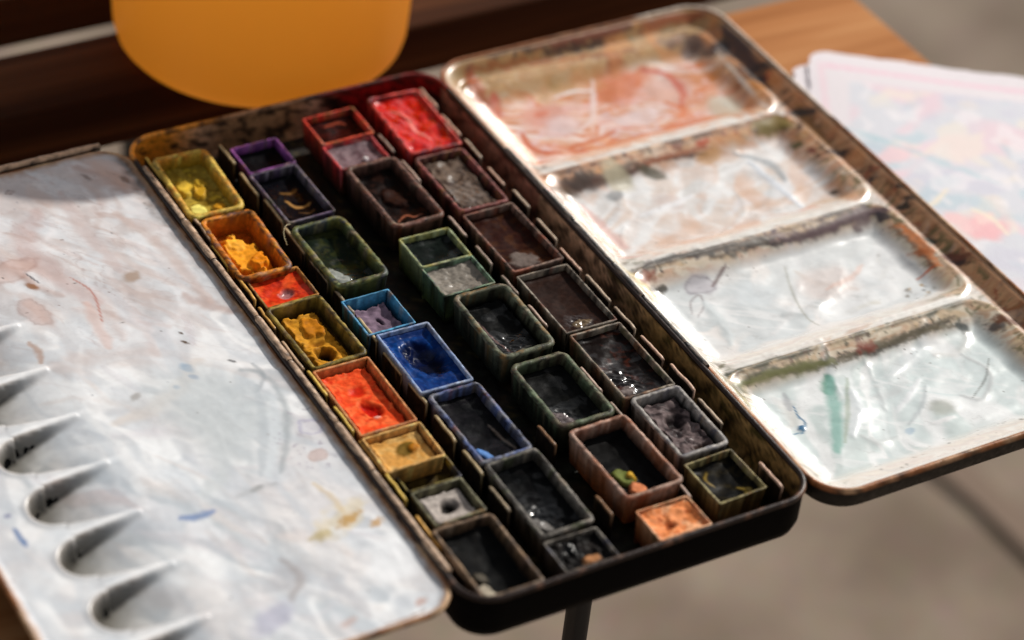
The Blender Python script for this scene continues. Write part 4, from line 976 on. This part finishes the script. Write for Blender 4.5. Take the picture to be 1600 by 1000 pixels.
pan('paint_pan', 60.7, -140.4, 18.6, 29.6, 'fat', .9, (88, 100, 76), (104, 100, 78), dict(c1=(9, 10, 10), c2=(15, 15, 14), d=3.8, amp=.7, rough=.17, wallcol=(22, 26, 20), rip=[(-3.4, -7, 4, .4, 3.4, 1.0)], lumps=[(-3.6, -8, 2.2, 4.2, .5, .6, (110, 98, 98))]),
    'full pan of black paint with a smooth sage green rim', seed=24, side=(34, 42, 30), rotz=-.8)
pan('paint_pan', 62.2, -171.2, 18.8, 30.2, 'mid', 2.0, (186, 152, 134), (158, 100, 70), dict(c1=(10, 9, 9), d=4.6, amp=.5, rough=.25, wallcol=(28, 20, 16), lumps=[(-2.6, -3.6, 2.6, 4.4, .3, 1.4, (104, 112, 56)), (-.6, -4.2, 1.6, 1.6, .3, 1.1, (196, 154, 54)), (-1.6, -9.4, 3.0, 2.8, .3, 1.6, (208, 128, 86))]),
    'full pan of black paint with a pinkish rim and green and orange smears inside', seed=25, side=(176, 98, 46), rotz=.5)
pan('half_paint_pan', 60.9, -197.9, 16.4, 12.8, 'sharp', -.7, (222, 168, 128), (206, 130, 84), dict(c1=(226, 138, 84), c2=(240, 176, 130), c3=(170, 84, 40), cs3=2.4, d=1.2, amp=.9, sc=4, rough=.28, lumps=[(2, 1.6, 3.6, 2.6, .6, .6, (236, 150, 96))], holes=[(-1.5, -1, 2.4, 1.3, .5, .8, (160, 84, 44))]),
    'chipped half pan of pale orange paint at the near edge', seed=26, side=(170, 96, 50))
# fourth column
pan('paint_pan', 83.8, -10.4, 18.4, 32, 'mid', .8, (206, 56, 52), (222, 84, 72), dict(c1=(200, 20, 16), c2=(216, 44, 26), c3=(160, 10, 12), d=1.5, amp=.9, sc=4.0, rough=.0, men=.2, wallcol=(160, 20, 18), rip=[(-1.5, 5, 5, .5, 1.7, .4)], lines=[([(-3.5, 9), (-.5, 4), (-.5, -2), (1.5, -8)], 1.0, (232, 130, 116), .6), ([(1.5, 3), (3.6, -4), (3.6, -10)], .7, (220, 60, 44), .6)]),
    'full pan of glossy bright red paint beside the deep-welled lid', seed=27, side=(140, 24, 22), rotz=-2)
pan('paint_pan', 82.4, -43.0, 17.4, 30.2, 'mid', .1, (146, 82, 78), (112, 64, 58), dict(c1=(112, 96, 84), c2=(66, 52, 44), c3=(60, 44, 38), d=1.9, amp=.9, sc=3.5, rough=.18, wallcol=(40, 22, 20), shrink=1.1, cutd=1.8, cutcol=(26, 14, 12), rip=[(0, -4, 7, .25, 2.2, .5)]),
    'full pan of grey-brown paint with a mauve rim, next to the bright red one', seed=28, side=(60, 30, 28))
pan('paint_pan', 82.5, -74.4, 17.4, 31.0, 'thin', .1, (128, 104, 92), (150, 84, 62), dict(c1=(44, 18, 12), c2=(64, 34, 17), d=2.6, amp=.6, rough=.2, wallcol=(50, 26, 18), lumps=[(-1, -8, 4.8, 5.0, .2, .4, (104, 92, 86))]),
    'full pan of dark red-brown paint turning grey at its near end', seed=29, side=(46, 34, 26))
pan('paint_pan', 82.3, -106.0, 17.2, 28.8, 'sharp', .1, (148, 138, 124), (112, 102, 90), dict(c1=(44, 26, 19), c2=(36, 21, 16), d=2.0, amp=.25, rough=.2, men=.3, wallcol=(40, 26, 20), rip=[(-.8, -9.2, 3.6, .4, 4.2, 1.2)], lumps=[(-.4, -9.6, 3.4, 1.8, .1, .3, (110, 92, 68))]),
    'full pan of smooth chocolate brown paint in a thin bare metal case', seed=30, side=(60, 50, 42))
pan('paint_pan', 82.5, -136.3, 17.2, 30.4, 'thin', .0, (150, 138, 122), (126, 84, 58), dict(c1=(18, 10, 8), c2=(62, 26, 14), cs=6, lo=.05, hi=.4, d=2.3, amp=.6, rough=.12, wallcol=(50, 26, 16), rip=[(-2.6, -6, 5.5, .45, 3.0, 1.2)], lumps=[(-3.8, -10, 2.6, 2.0, .3, .4, (120, 108, 104))]),
    'full pan of black-brown paint with shiny ripples and rusty edges', seed=31, side=(80, 54, 36))
pan('paint_pan', 83.4, -165.0, 16.2, 27.2, 'mid', -.1, (172, 166, 160), (134, 128, 122), dict(c1=(112, 98, 97), c2=(52, 44, 45), d=2.4, amp=1.3, sc=2.8, rough=.3, wallcol=(24, 20, 20), shrink=1.0, cutd=2.4, cutcol=(16, 13, 13), holes=[(.6, 2.6, 3.0, 3.4, .2, 1.6, (36, 30, 30)), (1, -9.5, 3.8, 1.3, .2, 1.0, (60, 44, 38))], rip=[(0, -6, 5, .35, 3, .3)]),
    'full pan of lumpy grey paint with a whitish crusted rim', seed=32, side=(70, 60, 56))
pan('half_paint_pan', 82.5, -189.6, 15.6, 17.4, 'sharp', -.6, (158, 146, 100), (112, 100, 60), dict(c1=(10, 9, 8), c2=(40, 34, 20), d=2.4, amp=.8, rough=.28, wallcol=(40, 34, 20), lines=[([(-2, 5.5), (-4, 3), (-3.2, 0)], .7, (128, 104, 40), .5), ([(2.5, -3), (4.6, -5.5), (1, -7)], 1.0, (140, 116, 48), .6)]),
    'half pan of black paint with yellow smears in the near right corner', seed=33, side=(96, 78, 44), rotz=2)

# a loose fibre on the mossy green pan
V = []; F = []
c = [(24.0, -45.6, 1.6), (22.8, -45.8, 1.9), (21.6, -46.6, 1.9), (20.6, -48.0, 1.2), (20.2, -49.6, .3), (20.2, -51.4, -.9)]
for i, q in enumerate(c):
    for k in range(5):
        a = 2 * math.pi * k / 5; V.append((q[0] + .11 * math.cos(a), q[1] + .05 * math.sin(a), q[2] + .11 * math.sin(a)))
for i in range(len(c) - 1):
    for k in range(5):
        j = (k + 1) % 5; F.append([i * 5 + k, i * 5 + j, i * 5 + 5 + j, i * 5 + 5 + k])
tag(obj('brush_hair', V, F, mat('pale_hair', base=(214, 196, 150), rough=.4)), 'single pale brush hair curling off the mossy green pan', 'hair')

# ------------------------------------------------------------------ watercolour sheets under the lid
def sheet(name, c, w, h, ang, lift, label, seed, painted):
    nx, ny = 220, 220
    U, W = np.meshgrid(np.linspace(0, w, nx), np.linspace(0, -h, ny)); U = U.ravel(); W = W.ravel()
    rc = 7.0; ins_ = np.where(-W < rc, rc - np.sqrt(np.maximum(rc * rc - (rc + W) ** 2, 0)), 0); U = ins_ + U * (w - ins_) / w
    jag = 2.4 * fbm(W / 9, W * 0 + seed, seed, 4) * (1 - ss(0, 6, U)) + 1.0 * fbm(U / 9, U * 0 + seed, seed + 3, 3) * (1 - ss(0, 6, -W))
    ca, sa = math.cos(ang), math.sin(ang)
    X = c[0] + (U + jag) * ca - (W + jag) * sa; Y = c[1] + (U + jag) * sa + (W + jag) * ca
    Z = ZT + lift + .5 * fbm(U / 60, W / 60, seed, 2) + 3.0 * ss(60, 0, np.hypot(U, W)) * .4
    Z = np.maximum(Z, ZT + lift)
    p = Paint(U, W, (232, 224, 228), .7)
    if painted:
        inside = ss(15, 17, -W) * ss(12, 15, U) 
        p.mix(inside * .75, (214, 218, 226))
        p.wash(26, (196, 190, 214), -.05, .3, .3, seed + 1, 1.0, mask=inside, octv=2); p.wash(30, (240, 208, 216), .0, .3, .7, seed + 2, 1.0, mask=inside, octv=2)
        p.wash(20, (242, 230, 216), .1, .35, .6, seed + 4, 1.0, mask=inside, octv=2); p.wash(22, (182, 206, 216), .08, .35, .6, seed + 5, 1.0, mask=inside, octv=2)
        p.wash(12, (246, 240, 242), .15, .4, .5, seed + 6, 1.0, mask=inside, octv=2)
        p.stroke([(6, -8.5), (60, -9), (140, -8)], 1.8, (240, 198, 212), .8, seed, rag=.6, taper=False)
        p.stroke([(4, -8), (7, -60), (7, -130)], 1.8, (240, 206, 216), .6, seed, rag=.6, taper=False)
    o = obj(name, np.stack([X, Y, Z], 1), gridf(ny, nx), M_PAPER, None, col=rgba(p))
    return o, p, X, Y
def paper_pair():
    ang = math.radians(-34)
    c1 = at(1262, 84, ZT + 1); 
    o, p, X, Y = sheet('watercolour_painting', c1, 190, 130, ang, 1.6, '', 811, True)
    q = Paint(X, Y, (0, 0, 0)); q.c = p.c; q.r = p.r
    fl = at(1540, 355, ZT + 2)
    q.blob(fl, 9, 7, .3, (244, 186, 190), .95, seed=820, rag=.6); q.blob(fl + [3, 4], 4, 3, .3, (250, 214, 208), .9, seed=821, rag=.6)
    q.blob(at(1500, 345, ZT + 2), 4, 6, .3, (246, 204, 204), .9, seed=822, rag=.6); q.blob(at(1400, 240, ZT + 2), 8, 5, .3, (244, 206, 210), .8, seed=823, rag=.8)
    q.stroke([at(1360, 240, ZT + 2), at(1400, 305, ZT + 2), at(1450, 320, ZT + 2), at(1480, 295, ZT + 2)], 1.6, (246, 232, 208), .9, 824)
    q.stroke([at(1518, 325, ZT + 2), at(1550, 340, ZT + 2), at(1575, 365, ZT + 2)], 1.2, (248, 236, 214), .9, 825)
    q.stroke([at(1300, 190, ZT + 2), at(1370, 215, ZT + 2), at(1560, 285, ZT + 2)], 2.0, (176, 206, 214), .5, 826, rag=1)
    o.data.color_attributes['col'].data.foreach_set('color', rgba(q).astype(np.float32).ravel())
    tag(o, 'pale pastel watercolour painting with a pink border line, on the bench under the lid', 'painting')
    o2, p2, _, _ = sheet('watercolour_paper', (c1[0] - 9, c1[1] - 3.5), 185, 130, ang + math.radians(3), .5, '', 831, False)
    tag(o2, 'blank white paper sheet lying beneath the pastel painting', 'paper')
paper_pair()
